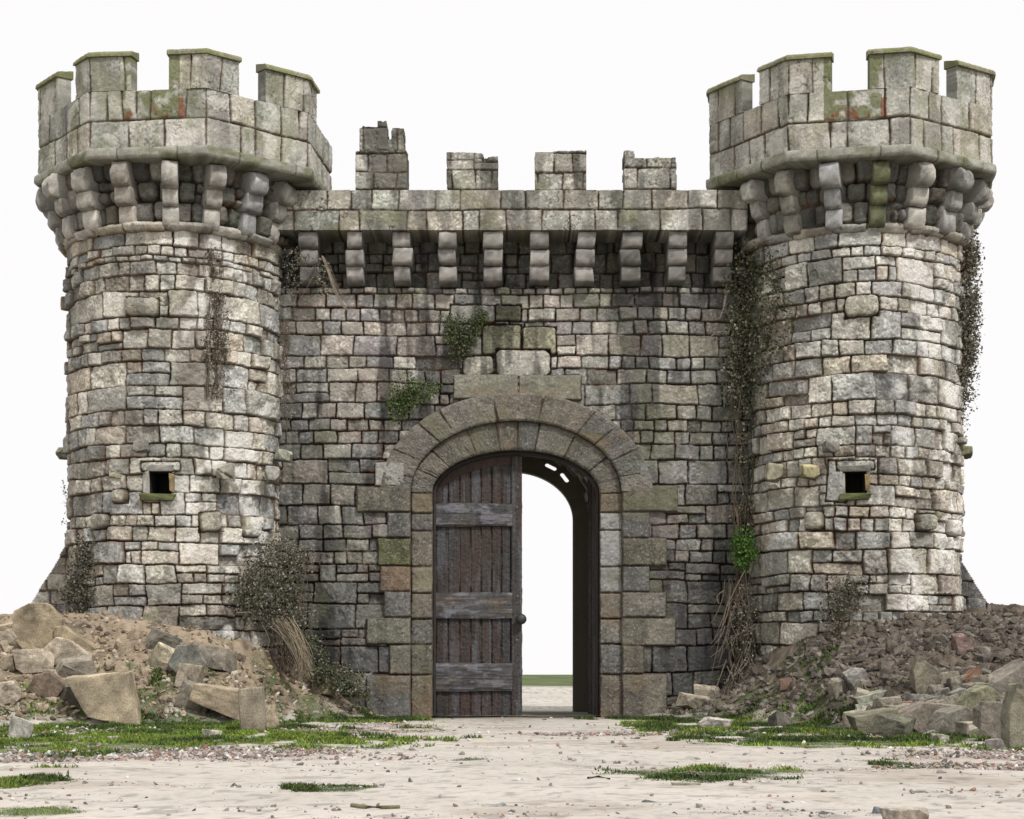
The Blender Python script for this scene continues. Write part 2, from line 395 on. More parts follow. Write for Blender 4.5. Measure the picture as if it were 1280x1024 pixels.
def corbel_mesh(base, out, side, w, z0, lobes, c0, seed, kind='roll'):
    """stacked lobes projecting along 'out' from 'base' (numpy xy); lobes: (z_bottom, z_top, projection)"""
    rg = np.random.default_rng(seed); mb = MB()
    for (zb, zt, pr, *kd) in lobes:
        kind = kd[0] if kd else kind
        h = zt-zb; zb = zb+rg.normal(0, .006); pr = pr*(1+rg.normal(0, .04)); ww = w*(1+rg.normal(0, .06))
        sk = rg.normal(0, .012)
        prof = []
        n = 14
        if kind == 'roll':
            for i in range(n+1):
                t = -pi/2+pi*i/n
                prof.append((pr-h*.5*.95+h*.5*.95*cos(t)**.85, zb+h/2+h/2*sin(t)*.985))
        else:
            for i in range(9):
                t = -pi/2+pi/2*i/8
                prof.append((pr-h*.40+h*.40*cos(t), zb+.004+h*.5+h*.5*sin(t)))
            prof += [(pr+.004, zb+h*.75), (pr, zb+h*.93), (pr-.012, zb+h*.99)]
        prof = [(-.36, zb+.004)]+prof+[(-.36, zt-.006)]
        S = [(-.5, .022), (-.485, .007), (-.45, 0), (-.3, 0), (-.1, 0), (.1, 0), (.3, 0), (.45, 0), (.485, .007), (.5, .022)]
        V = []; Cc = []; pm = len(prof)
        cl = np.array(c0)*rg.uniform(.8, 1.2)
        for (s, ins) in S:
            zc = (zb+zt)/2
            for (p, z) in prof:
                pp = p-ins if p > 0 else p; zz = zc+(z-zc)*(1-ins/h*1.6)
                nse = (.030 if kind == 'roll' else .016)*(mnoise.noise(Vector((s*w*9+seed, pp*9, zz*9)))+.5*mnoise.noise(Vector((s*w*26+seed, pp*26, zz*26))))
                q = base+out*(pp+nse+.0)+side*(s*ww+sk*(z-zb)/h)
                V.append((q[0], q[1], zz+nse*.5))
                b = 1+.6*mnoise.noise(Vector((s*w*5+seed*3, pp*5, zz*5)))+.5*mnoise.noise(Vector((s*w*17+seed*3, pp*17, zz*17)))
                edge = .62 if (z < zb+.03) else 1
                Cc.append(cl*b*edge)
        Fc = []
        for i in range(len(S)-1):
            for j in range(pm-1):
                Fc.append((i*pm+j, (i+1)*pm+j, (i+1)*pm+j+1, i*pm+j+1))
        nV = len(V)
        for e, i in ((0, 0), (1, len(S)-1)):      # end caps as fans
            cen = np.mean(np.array(V[i*pm:(i+1)*pm]), 0); V.append(tuple(cen)); Cc.append(cl*.9)
            ci = len(V)-1
            for j in range(pm):
                a, b = i*pm+j, i*pm+(j+1) % pm
                Fc.append((a, b, ci, ci) if e == 0 else (b, a, ci, ci))
        Fq = np.array(Fc); tri = Fq[:, 2] == Fq[:, 3]
        Fq[tri, 3] = -1
        V = np.array(V, dtype=np.float32)
        # accumulate mixed faces
        Fq = np.where(Fq < 0, -1-10**8, Fq+mb.n); Fq[Fq < 0] = -1
        mb.v.append(V); mb.f.append(Fq); mb.c.append(np.array(Cc, dtype=np.float32)); mb.n += len(V)
    return mb

def rough_block(mb, c, s, rot, color, seed, n=10, amp=.03, cuts=2, bev=.02, poly=None):
    """angular stone made from a cut convex hull, faces roughened"""
    rg = random.Random(seed); bm = bmesh.new()
    pts = []
    for sx in (-1, 1):
        for sy in (-1, 1):
            for sz in (-1, 1):
                pts.append((sx*rg.uniform(.62, 1), sy*rg.uniform(.6, 1), sz*rg.uniform(.62, 1)))
    if poly:
        pts = [(a*.97, -1+.1*rg.random(), b*.97) for a, b in poly]+[(a*.86+rg.uniform(-.06, .06), 1-.2*rg.random(), b*.80+.14) for a, b in poly]
        n = 0
    for _ in range(n):
        v = Vector((rg.gauss(0, 1), rg.gauss(0, 1), rg.gauss(0, 1))).normalized()*rg.uniform(.85, 1.12); pts.append(tuple(v))
    for p in pts: bm.verts.new((p[0]*s[0]/2, p[1]*s[1]/2, p[2]*s[2]/2))
    chips = rg.randint(2, 4) if n != 0 else 0
    r = bmesh.ops.convex_hull(bm, input=bm.verts)
    bmesh.ops.delete(bm, geom=[g for g in r["geom_interior"] if isinstance(g, bmesh.types.BMVert)], context='VERTS')
    for v in list(bm.verts):
        if not v.link_faces: bm.verts.remove(v)
    m = min(s)
    for _ in range(chips):
        d = Vector((rg.choice((-1, 1))*rg.uniform(.4, 1), rg.uniform(-1, .3), rg.choice((-1, 1))*rg.uniform(.3, 1)))
        nn_ = Vector((d.x/s[0], d.y/s[1], d.z/s[2])).normalized()
        q_ = Vector((d.x*s[0]/2, d.y*s[1]/2, d.z*s[2]/2))*(rg.uniform(.62, .85)/max(abs(d.x), abs(d.y), abs(d.z)))
        bmesh.ops.bisect_plane(bm, geom=bm.verts[:]+bm.edges[:]+bm.faces[:], plane_co=q_, plane_no=nn_, clear_outer=True)
        r = bmesh.ops.convex_hull(bm, input=bm.verts)
    bmesh.ops.dissolve_limit(bm, angle_limit=R_(14), verts=bm.verts, edges=bm.edges)
    bmesh.ops.bevel(bm, geom=list(bm.edges), offset=m*bev*2, segments=2, affect='EDGES', profile=.6)
    bmesh.ops.triangulate(bm, faces=bm.faces)
    for _ in range(cuts):
        ee = [e for e in bm.edges if e.calc_length() > max(m*.10, .012)]
        bmesh.ops.subdivide_edges(bm, edges=ee, cuts=1, use_grid_fill=False)
        bmesh.ops.triangulate(bm, faces=bm.faces)
    bm.normal_update()
    from mathutils import Euler
    e = Euler(rot); L = max(s); off = Vector((seed*1.7, seed*.3, 0))
    V = []; C_ = []
    nr = [(v.co.copy(), v.normal.copy()) for v in bm.verts]
    for p, nn in nr:
        k = mnoise.noise(p*(2.2/L)+off)*.25+mnoise.noise(p*(7/L)+off)*.25+mnoise.noise(p*(20/L)+off)*.25+mnoise.noise(p*28+off)*.2
        q = p+nn*k*amp*L; q.rotate(e); V.append((q.x+c[0], q.y+c[1], q.z+c[2]))
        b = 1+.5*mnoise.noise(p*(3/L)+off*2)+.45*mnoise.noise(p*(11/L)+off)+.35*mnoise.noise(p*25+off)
        b *= .92+.45*nn.z-.12*(nn.y > .2)  # lighter tops, darker undersides and backs: daylight painted into the colour
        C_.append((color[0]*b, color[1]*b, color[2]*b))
    bm.verts.index_update()
    mb.add(V, [tuple(v.index for v in f.verts) for f in bm.faces], np.array(C_)); bm.free()

def niche(name, parent, cx, cy, R, u, z0, z1, wd):
    """dark splayed opening behind the shaft face"""
    mb = MB(); f = cyl(cx, cy, R)
    u0, u1 = u-wd/2, u+wd/2
    def P(uu, zz, h): return tuple(f(np.array(uu), np.array(zz), np.array(h)))
    o = [P(u0, z0, -.03), P(u1, z0, -.03), P(u1, z1, -.03), P(u0, z1, -.03)]
    i = [P(u0, z0, -.6), P(u1, z0, -.6), P(u1, z1, -.6), P(u0, z1, -.6)]
    mb.add(o+i, [(0,4,5,1),(1,5,6,2),(2,6,7,3),(3,7,4,0),(4,7,6,5)], (.03, .028, .025))
    w = mb.build(name, M_stone, parent, smooth=False)
    fr = MB(); fc = (.30, .29, .26); mo = (.11, .12, .05)
    ang = u/R
    def bar(a0, a1, b0, b1, c, pr=.035):
        m = P((a0+a1)/2, (b0+b1)/2, pr-.08)
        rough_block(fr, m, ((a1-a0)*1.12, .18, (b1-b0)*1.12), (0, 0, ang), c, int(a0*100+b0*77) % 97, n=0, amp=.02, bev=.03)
    bar(u0-.07, u1+.09, z1, z1+.09, fc); bar(u0-.09, u0, z0-.0, z1-.003, (.36, .34, .31), .03)
    bar(u1, u1+.08, z0, z1-.003, (.20, .15, .08), .03); bar(u0-.12, u1+.10, z0-.11, z0-.003, mo, .06)
    f_ = fr.build("frame", M_stone, w, smooth=False)
    return w

CY = 27.2; RS = 1.66
def tower(cx, ox, oR, oth, label, seed, side):
    root = thing("castle_tower", label, "tower", (cx, CY, gz1(cx, CY)*0))
    # ---- shaft
    umax = 2.0*RS
    zb, zt = .2, 7.26
    fl = Field(-umax, umax, zb, zt, .0105, seed)
    win_u = RS*math.asin(((wx(200, 25.6)-cx) if side < 0 else (wx(1068, 25.6)-cx))/RS); wz0, wz1 = wz(617, 25.6), wz(590, 25.6)
    fl.lay(-umax, umax, zb, 6.85, PAL_T, hs=(.18, .40), off=.024, rough=.036)
    fl.lay(-umax, umax, 6.85, 7.0, PAL_T*1.1, hs=(.15, .16), ws=(.8, 2.4), off=.02, split=0)
    fl.lay(-umax, umax, 7.0, zt+.02, PAL_T*1.1, hs=(.26, .28), ws=(1.2, 2.8), off=.02, split=0)
    # a few odd proud stones
    for (uu, zz, w, h) in ((-.55, 3.32, .26, .2), (-.9, 2.95, .3, .26), (.82, 2.95, .34, .28), (1.5, 2.9, .36, .3), (-.2, 6.1, .5, .3)):
        fl.stone(uu-w/2, uu+w/2, zz-h/2, zz+h/2, np.array((.35, .335, .285)), off=.07, bulge=.05, r=.08, force=True)
    if side > 0:
        fl.stone(win_u-.42, win_u-.1, wz0-.15, wz1+.15, np.array((.36, .36, .35)), off=.02, force=True)
    fl.stone(win_u-.28, win_u+.3, wz1, wz1+.15, np.array((.40, .39, .36)), off=.02, force=True, shear=0)
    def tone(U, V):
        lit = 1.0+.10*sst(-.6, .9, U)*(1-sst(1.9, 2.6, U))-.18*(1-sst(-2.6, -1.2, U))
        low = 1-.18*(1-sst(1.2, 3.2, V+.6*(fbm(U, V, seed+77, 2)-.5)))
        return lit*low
    def post(s):
        U, V = s.U, s.V
        if side < 0:   # grey-brown scar where dead ivy clings
            sc = sst(.35, .6, 1-np.abs((U-.62-.1*np.sin(V*2))/.42))*sst(4.3, 4.9, V)*(.5+.5*fbm(U*14, V*2.5, seed+55, 3))
            blend(s, sc, (.20, .17, .14), .8)
        wsh = sst(.54, .64, fbm(U*2.1, V*1.5, seed+61, 4))*sst(0., .7, U)*(1-sst(1.7, 2.1, U))*s.m   # lime wash remains
        blend(s, wsh, (.72, .70, .66), .75)
        g = sst(.60, .72, fbm(U*1.4, V*1.4, seed+62, 4))*(1-sst(1.9, 2.6, V))
        blend(s, g, (.16, .19, .08), .6)
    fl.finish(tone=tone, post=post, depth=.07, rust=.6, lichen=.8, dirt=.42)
    mask = ~((np.abs(fl.U-win_u) < .17) & (fl.V > wz0-.03) & (fl.V < wz1+.015))
    mb = MB(); f = cyl(cx, CY, RS)
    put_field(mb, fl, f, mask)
    bk = Field(umax, 2*pi*RS-umax, zb, zt, .05, seed+3); bk.lay(umax, 2*pi*RS-umax, zb, zt, PAL_T); bk.finish(depth=.03)
    put_field(mb, bk, f)
    shaft = mb.build("shaft", M_stone, root)
    niche("window", root, cx, CY, RS, win_u, wz0, wz1, .30)
    # ---- flared drum behind the corbels
    d0, d1 = 7.20, 8.20
    df = Field(-pi*1.75, pi*1.75, d0, d1, .016, seed+9)
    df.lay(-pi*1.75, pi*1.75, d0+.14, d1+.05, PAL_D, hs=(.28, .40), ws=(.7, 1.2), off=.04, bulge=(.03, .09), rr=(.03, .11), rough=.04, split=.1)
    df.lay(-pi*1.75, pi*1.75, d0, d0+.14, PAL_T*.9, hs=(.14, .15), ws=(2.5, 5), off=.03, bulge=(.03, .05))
    df.finish(depth=.09, rust=.9, lichen=.3, dirt=.4)
    def fd(U, V, H):
        a = U/1.75; t = np.clip((V-d0)/(d1-d0), 0, 1); r = 1.70+.04*sst(0, .1, t)-.05*sst(.12, .2, t)+.16*t+H
        return np.stack([cx+r*np.sin(a), CY-r*np.cos(a), V], -1)
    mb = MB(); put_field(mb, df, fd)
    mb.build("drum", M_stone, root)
    # ---- corbels
    rg = np.random.default_rng(seed+20)
    k0 = 6.5 if side < 0 else -1.0
    for k in range(18):
        a = R_(k0+20*k+rg.normal(0, 1.2)); out = np.array((sin(a), -cos(a))); sd_ = np.array((cos(a), sin(a)))
        rb = 1.62; z = 7.28
        b1 = z+rg.uniform(.24, .32); b2 = b1+rg.uniform(.24, .29)
        lob = [(z-.03, b1, .22, 'quarter'), (b1-.006, b2, .33, 'quarter'), (b2-.02, 8.175, .52, 'roll')]
        c0 = PAL_T[rg.integers(len(PAL_T))]*.78
        if side > 0 and k == 0: c0 = np.array((.15, .16, .09))
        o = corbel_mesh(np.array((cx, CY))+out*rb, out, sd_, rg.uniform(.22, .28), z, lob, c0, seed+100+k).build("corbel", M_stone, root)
    # ---- octagonal parapet
    fo, inn, a_, A_ = octa(ox, CY, oR, oth); per = 8*a_
    z0, z1 = 8.32, 9.16
    pf = Field(-per/2, per/2, z0, z1, .013, seed+30, warp=.6)
    zm = 8.73
    for kf in range(-4, 4):
        for (va, vb) in ((z0-.03, zm), (zm, z1+.05)):
            u = kf*a_+a_/2; e = u+a_
            while u < e-.01:
                w = min(rg.uniform(.2, .62), e-u)
                if e-u-w < .16: w = e-u
                pf.stone(u, u+w, va, vb, PAL_P[rg.integers(len(PAL_P))]*rg.uniform(.88, 1.12), off=rg.normal(0, .008), bulge=rg.uniform(.004, .014), r=.02, gap=.012, tu=0, tv=0, rough=.010)
                u += w
    def mossy(s):
        U, V = s.U, s.V
        n = fbm(U*3, V*3, seed+31, 4)
        drip = fbm(U*7, V*.8, seed+32, 3)
        blend(s, sst(.50, .72, n*.5+drip*.5+.06*sst(8.9, 9.6, V))*s.m, (.19, .195, .105), .5)
        # the green panel under the front gap with its rust runs
        pnl = ((np.abs(U-.06) < .42) & (V > zm+.01)).astype(float)*s.m
        blend(s, pnl*sst(.28, .46, fbm(U*6, V*6, seed+33, 3)), (.14, .155, .07), .85)
        rr_ = pnl*sst(.50, .58, fbm(U*8, V*3, seed+34, 3))*(1-sst(8.82, 8.98, V))+(((np.abs(U-.49+.05*(fbm(V*9, V*0, seed+38, 2)-.5)) < .03+.02*fbm(V*14, V*0, seed+39, 2)) & (V > zm+.02) & (V < zm+.3)).astype(float))
        blend(s, np.clip(rr_, 0, 1), (.19, .075, .04), .85)
        fz = sst(.62, .70, fbm(U*4, V*4, seed+35, 3)); blend(s, fz*s.m, (.58, .56, .51), .5)
    pf.finish(depth=.032, edge=.014, rust=.35, lichen=.5, dirt=.35, post=mossy, crack=1.3)
    mb = MB(); put_field(mb, pf, fo, None, .24, inn, 4, False)
    inf = Field(-per/2, per/2, z0, z1, .06, seed+36); inf.lay(-per/2, per/2, z0, z1, PAL_P); inf.finish(depth=.02); inf.H = -inf.H*0
    # inner face of the parapet
    Pi = inn(inf.U, inf.V, .24); nv, nu = inf.U.shape; ix = np.arange(nv*nu).reshape(nv, nu)
    mb.add(Pi, np.stack([ix[:-1, 1:], ix[:-1, :-1], ix[1:, :-1], ix[1:, 1:]], -1).reshape(-1, 4), inf.C.reshape(-1, 3))
    mb.build("parapet", M_stone, root)
    # ---- cornice moulding and floor
    prof = [(-.75, 8.175), (-.3, 8.17), (.0, 8.172), (.03, 8.18), (.052, 8.205), (.058, 8.225), (.058, 8.27), (.056, 8.305), (.045, 8.322), (.01, 8.335), (-.26, 8.34)]
    uu = np.linspace(-per/2, per/2, 900); mb = MB(); V3 = []; C3 = []
    jn = (np.abs(((uu/.62+.3*np.sin(uu*3)) % 1)-.5) > .487)
    for (off, z) in prof:
        n_ = .035*(fbm(uu*7, uu*0+z*14, seed+40, 4)-.5)
        P = fo(uu, np.full_like(uu, z), np.full_like(uu, 0.)) if off <= .0 else None
        if off <= 0:
            P = inn(uu, np.full_like(uu, z), -off)
        else:
            P = inn(uu, np.full_like(uu, z), -off-n_+.018*jn)
        V3.append(P)
        g = fbm(uu*3, uu*0+z*5, seed+41, 3)[:, None]
        c = lerp(np.array((.30, .295, .25)), np.array((.17, .175, .11)), sst(.46, .66, g))*(.6+.8*fbm(uu*16, uu*0+z*30, seed+42, 3))[:, None]
        c = c*(1-.6*jn[:, None])
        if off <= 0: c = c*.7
        C3.append(c)
    nv, nu = len(prof), len(uu); ix = np.arange(nv*nu).reshape(nv, nu)
    mb.add(np.stack(V3), np.stack([ix[:-1, :-1], ix[:-1, 1:], ix[1:, 1:], ix[1:, :-1]], -1).reshape(-1, 4), np.stack(C3).reshape(-1, 3))
    mb.build("cornice", M_stone, root)
    # ---- merlons wrap the corners
    for k in range(-4, 4):
        uc = (k+.5)*a_; wl, wr = (a_*.325, a_*.345)
        if k == (2 if side < 0 else -3): continue
        wl, wr = (({-2: (.33, .40), -1: (.25, .36), 0: (.32, .31), 1: (.43, .34)} if side < 0 else {-2: (.33, .43), -1: (.34, .35), 0: (.33, .33), 1: (.44, .34)}).get(k, (.325, .345)))
        wl *= a_; wr *= a_
        mf = Field(uc-wl, uc+wr, z1+.006, 9.655, .013, seed+60+k, warp=.5)
        u = uc-wl-.1
        while u < uc+wr:
            w = rg.uniform(.3, .55); mf.stone(u, u+w, z1-.1, 9.75, PAL_P[rg.integers(len(PAL_P))]*rg.uniform(.88, 1.1), off=rg.normal(0, .006), bulge=.006, r=.02, gap=.008, tu=0, tv=0, rough=.012); u += w
        mf.finish(depth=.02, edge=.012, rust=.2, lichen=.6, dirt=.4, crack=1.5, post=mossy)
        mb = MB(); put_field(mb, mf, fo, None, .20, inn, 4, True)
        me_ = mb.build("merlon", M_stone, root)
        cf = Field(uc-wl-.02, uc+wr+.02, 9.66, 9.735, .013, seed+80+k); cf.stone(uc-3, uc+3, 9, 10.5, np.array((.26, .255, .17)), r=.01, tu=0, tv=0, rough=.01)
        cf.finish(depth=.01, lichen=.4, rust=.0, dirt=.3)
        blend(cf, sst(.35, .6, fbm(cf.U*5, cf.V*5, seed+81+k, 3)), (.19, .20, .085), .7)
        rise = .035*sst(0, .12, np.abs(cf.U-uc)-min(wl, wr)+.10)
        cf.H = cf.H+.035+.0*rise
        g = cf.V.copy(); t = (cf.V-9.66)/.075
        cf.H = cf.H-.03*sst(.5, 1, t)
        mb = MB(); put_field(mb, cf, fo, None, .23, lambda U, V, t_: inn(U, V+(V > 9.7)*.05, t_), 4, True)
        mb.build("coping", M_stone, me_)
    return root, shaft

tL, shL = tower(wx(221, 27.2), -5.09, 2.28, -5.5, "round stone tower left of the gate, its shaft striped by dead ivy", 1000, -1)
tR, shR = tower(wx(1066, 27.2), 5.30, 2.29, -11, "round stone tower right of the gate, with ivy hanging down its outer side", 2000, 1)

# sloping skirts and stub stones
def skirt(root, xa, xb, ya, yb, seed):
    """sloping buttress: inner edge at photo x xa (top y ya), toe at xb (y yb)"""
    Yp = 27.3; X0 = wx(xa, Yp); X1 = wx(xb, Yp); Z1 = wz(ya, Yp); Zb = wz(yb, Yp)
    slope = (X1-X0)/(Z1-Zb); sgn = 1 if X1 > X0 else -1
    z0 = .3; fl = Field(0, 1, z0, Z1, .0125, seed)
    fl = Field(0, 2.2, z0, Z1, .014, seed)
    fl.lay(-.2, 2.4, z0, Z1+.05, PAL_W*1.2, hs=(.24, .36), ws=(.9, 1.8)); fl.finish(depth=.03, dirt=.6)
    def f(U, V, H): return np.stack([X0-sgn*.35+sgn*U, Yp-.05-H+0*V, V], -1)
    def inn(U, V, t): return f(U, V, -t+0*U)
    lim = .35+np.abs(slope)*(Z1-fl.V)
    mask = fl.U <= lim
    # slide the outermost kept column onto the slope line
    P = fl.U.copy(); step = fl.u[1]-fl.u[0]
    edge = mask & ~np.roll(mask, -1, axis=1); fl.U = np.where(edge, lim, fl.U)
    mb = MB(); put_field(mb, fl, f, mask, .8, inn, 4, False)
    return mb.build("buttress", M_stone, root)
skirt(tL, 92, 38, 668, 757, 3100)
skirt(tR, 1196, 1241, 693, 765, 3200)

def stub(root, x, y, Y, s, seed, color=(.30, .30, .24)):
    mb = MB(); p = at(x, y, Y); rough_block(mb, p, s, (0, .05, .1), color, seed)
    return mb.build("projecting_stone", M_stone, root)
stub(tL, 86, 567, 26.95, (.38, .34, .2), 41); stub(tL, 354, 570, 26.6, (.3, .3, .2), 42)
stub(tR, 1199, 566, 26.95, (.44, .34, .2), 43, (.20, .20, .12))
stub(tL, 176, 558, 25.52, (.28, .2, .2), 44, (.2, .19, .17)); stub(tL, 147, 590, 25.72, (.3, .22, .26), 45, (.34, .32, .23))
stub(tL, 283, 590, 25.66, (.3, .2, .26), 46, (.33, .32, .26)); stub(tL, 340, 592, 26.3, (.26, .3, .26), 47, (.36, .35, .31))
stub(tR, 1040, 558, 25.52, (.28, .2, .2), 48, (.2, .19, .17)); stub(tR, 1012, 590, 25.62, (.3, .22, .26), 49, (.38, .34, .2)); stub(tR, 966, 591, 26.0, (.26, .22, .28), 50, (.34, .32, .23))

# ------------------------------------------------------------------ gate wall
gw = thing("gate_wall", "castle wall between the two towers with an arched gateway and a half open plank door", "wall", (0, 27.2, 0))
XC = .0625; ZS = 3.51
E0 = (1.3125, .68); E1 = (1.65, 1.125); E2 = (2.13, 1.56)
def wallmap(Yw):
    def f(U, V, H): return np.stack([U, Yw-H+0*V, V+0*U], -1)
    def i(U, V, t): return f(U, V, 0*U-t)
    return f, i
fw = Field(-3.9, 4.2, 0, 7.55, .0110, 4000)
fw.lay(-3.9, 4.2, 0, 2.4, PAL_W*.74, hs=(.26, .46), ws=(.8, 2.2), off=.014)
fw.lay(-3.9, 4.2, 2.4, 4.9, PAL_W*.96, hs=(.19, .40), off=.02)
fw.lay(-3.9, 4.2, 4.9, 6.72, PAL_W*1.3, hs=(.20, .34), ws=(.9, 2.2), off=.014, bulge=(.002, .014))
fw.lay(-3.9, 4.2, 6.72, 7.6, PAL_W*.85, hs=(.28, .45), ws=(.6, 1.3), off=.03)  # recess behind the corbels: overhang shade put into a darker palette
for (x0, x1, y0, y1, c) in ((603, 652, 405, 445, (.21, .205, .145)), (653, 696, 408, 443, (.24, .235, .17)), (618, 652, 380, 402, (.20, .205, .14)), (578, 618, 445, 471, (.42, .40, .35)), (620, 688, 437, 471, (.42, .41, .37)), (562, 620, 380, 404, (.28, .27, .25))):
    fw.stone(wx(x0), wx(x1), wz(y1), wz(y0), np.array(c), off=.02, r=.05 if y0 < 430 else .1, gap=.015, force=True, shear=0)
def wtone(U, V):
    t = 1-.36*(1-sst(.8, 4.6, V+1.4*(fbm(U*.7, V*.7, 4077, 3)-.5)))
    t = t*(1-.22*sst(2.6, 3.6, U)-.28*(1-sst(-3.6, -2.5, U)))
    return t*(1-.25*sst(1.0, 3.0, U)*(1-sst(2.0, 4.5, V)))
def wpost(s):
    U, V = s.U, s.V
    pu = sst(.52, .66, fbm(U*.9, V*3, 4080, 3))*(1-np.abs(sst(2.0, 4.2, V)*2-1))
    blend(s, pu, (.20, .165, .17), .5)
    g = sst(.6, .74, fbm(U*1.4, V*1.2, 4081, 4)); blend(s, g*s.m, (.14, .145, .09), .5)
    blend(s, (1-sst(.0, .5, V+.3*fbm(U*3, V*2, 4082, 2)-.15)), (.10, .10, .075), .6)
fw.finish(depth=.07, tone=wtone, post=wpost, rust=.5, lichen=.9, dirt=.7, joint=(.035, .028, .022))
fw.H = fw.H-.26*sst(6.70, 6.79, fw.V+.05*(fbm(fw.U*2, fw.U*0, 4090, 2)-.5))
ew = ((fw.U-XC)/1.9)**2+((np.maximum(fw.V-ZS, 0))/1.35)**2
mb = MB(); f27, i27 = wallmap(27.0)
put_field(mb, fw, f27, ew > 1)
# rear shell of the wall, clear of the passage
bc = (.25, .24, .22)
mb.box((-3.9, 27.35, -.1), (-1.80, 28.6, 7.5), bc); mb.box((1.92, 27.35, -.1), (4.2, 28.6, 7.5), bc); mb.box((-1.797, 27.35, 4.98), (1.917, 28.6, 7.498), bc)
mb.build("wall_face", M_stone, gw)

# crown band over the corbels
fb, ib = wallmap(26.5)
cb = Field(-3.62, 3.62, 7.49, 8.10, .0125, 4100, warp=.8)
cb.lay(-3.7, 3.7, 7.45, 7.80, PAL_P*.88, hs=(.35, .36), ws=(.7, 2.1), off=.008, rough=.016, bulge=(.004, .014), split=.0, rr=(.01, .03))
cb.lay(-3.7, 3.7, 7.80, 8.16, PAL_P*.88, hs=(.36, .37), ws=(.8, 1.9), off=.01, rough=.016, bulge=(.004, .014), split=.0, rr=(.01, .03))
def bpost(s):
    U, V = s.U, s.V
    blend(s, sst(.55, .7, fbm(U*2.2, V*2.2, 4111, 4))*s.m, (.22, .22, .13), .5)
    blend(s, sst(.55, .68, fbm(U*3, V*.8, 4112, 4)), (.13, .12, .10), .55)
cb.finish(depth=.035, edge=.014, rust=.5, lichen=.9, dirt=.6, crack=1.6, post=bpost)
mb = MB(); put_field(mb, cb, fb, None, .80, ib, 5, False, None)
mb.box((-3.6, 27.31, 7.51), (3.6, 28.6, 8.06), bc)
mb.build("parapet", M_stone, gw)
for i, x in enumerate((386, 443.5, 502, 559.5, 616, 674, 731.5, 789, 846.5, 904)):
    z = wz(353, 26.75); zt = 7.485; h = (zt-z)/3
    lob = [(z, z+h-.004, .27), (z+h, z+2*h-.004, .35), (z+2*h, zt, .44)]
    c0 = np.array((.28, .265, .245))*random.uniform(.85, 1.1)
    if i in (0, 7): c0 = c0*.72
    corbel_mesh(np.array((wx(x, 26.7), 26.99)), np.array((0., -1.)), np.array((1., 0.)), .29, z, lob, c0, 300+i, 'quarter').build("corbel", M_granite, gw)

# four worn merlons with broken tops
def ruin(u0, u1, tops, seed, pal, Yf=26.52, z0=8.106):
    zt = max(t for _, t in tops)+.05
    mf = Field(u0, u1, z0, zt, .0125, seed, warp=.8)
    mf.lay(u0-.05, u1+.1, z0, zt+.1, pal, hs=(.26, .40), ws=(.8, 1.5), off=.012, rough=.02, rr=(.01, .04))
    mf.finish(depth=.035, rust=.3, lichen=1., dirt=.7, crack=1.6, post=bpost)
    tt = np.interp(mf.u, [a for a, _ in tops], [b for _, b in tops])+.03*(fbm(mf.u*9, mf.u*0, seed+5, 3)-.5)
    lj = .02*(fbm(mf.v*6, mf.v*0, seed+6, 3)); 
    mask = (mf.V < tt[None, :]) & (mf.U > (u0+lj)[:, None]) & (mf.U < (u1-lj[::-1])[:, None])
    f, i = wallmap(Yf); mb = MB(); put_field(mb, mf, f, mask, .45, i, 4, True)
    return mb
def X5(x): return wx(x, 26.5)
def Z5(y): return wz(y, 26.5)
PM = PAL_P*.90
m1 = ruin(X5(443), X5(510), [(X5(443), Z5(188)), (X5(510), Z5(187))], 4201, PM)
o = m1.build("merlon", M_stone, gw)
m1b = ruin(X5(447), X5(505), [(X5(447), Z5(157)), (X5(452), Z5(153)), (X5(470), Z5(153)), (X5(470.6), Z5(146)), (X5(483), Z5(147)), (X5(483.6), Z5(170)), (X5(488), Z5(170)), (X5(488.6), Z5(155)), (X5(505), Z5(156))], 4202, PM*1.15, Yf=26.66, z0=Z5(186))
tp = m1b.build("broken_top", M_stone, o)
ruin(X5(557), X5(623.5), [(X5(557), Z5(188)), (X5(604), Z5(191)), (X5(606), Z5(197)), (X5(623), Z5(194))], 4203, PM).build("merlon", M_stone, gw)
ruin(X5(668), X5(734), [(X5(668), Z5(189)), (X5(734), Z5(187))], 4204, PM).build("merlon", M_stone, gw)
ruin(X5(779), X5(847), [(X5(779), Z5(187)), (X5(793), Z5(188)), (X5(794), Z5(197)), (X5(847), Z5(196))], 4205, PM*.9).build("merlon", M_stone, gw)

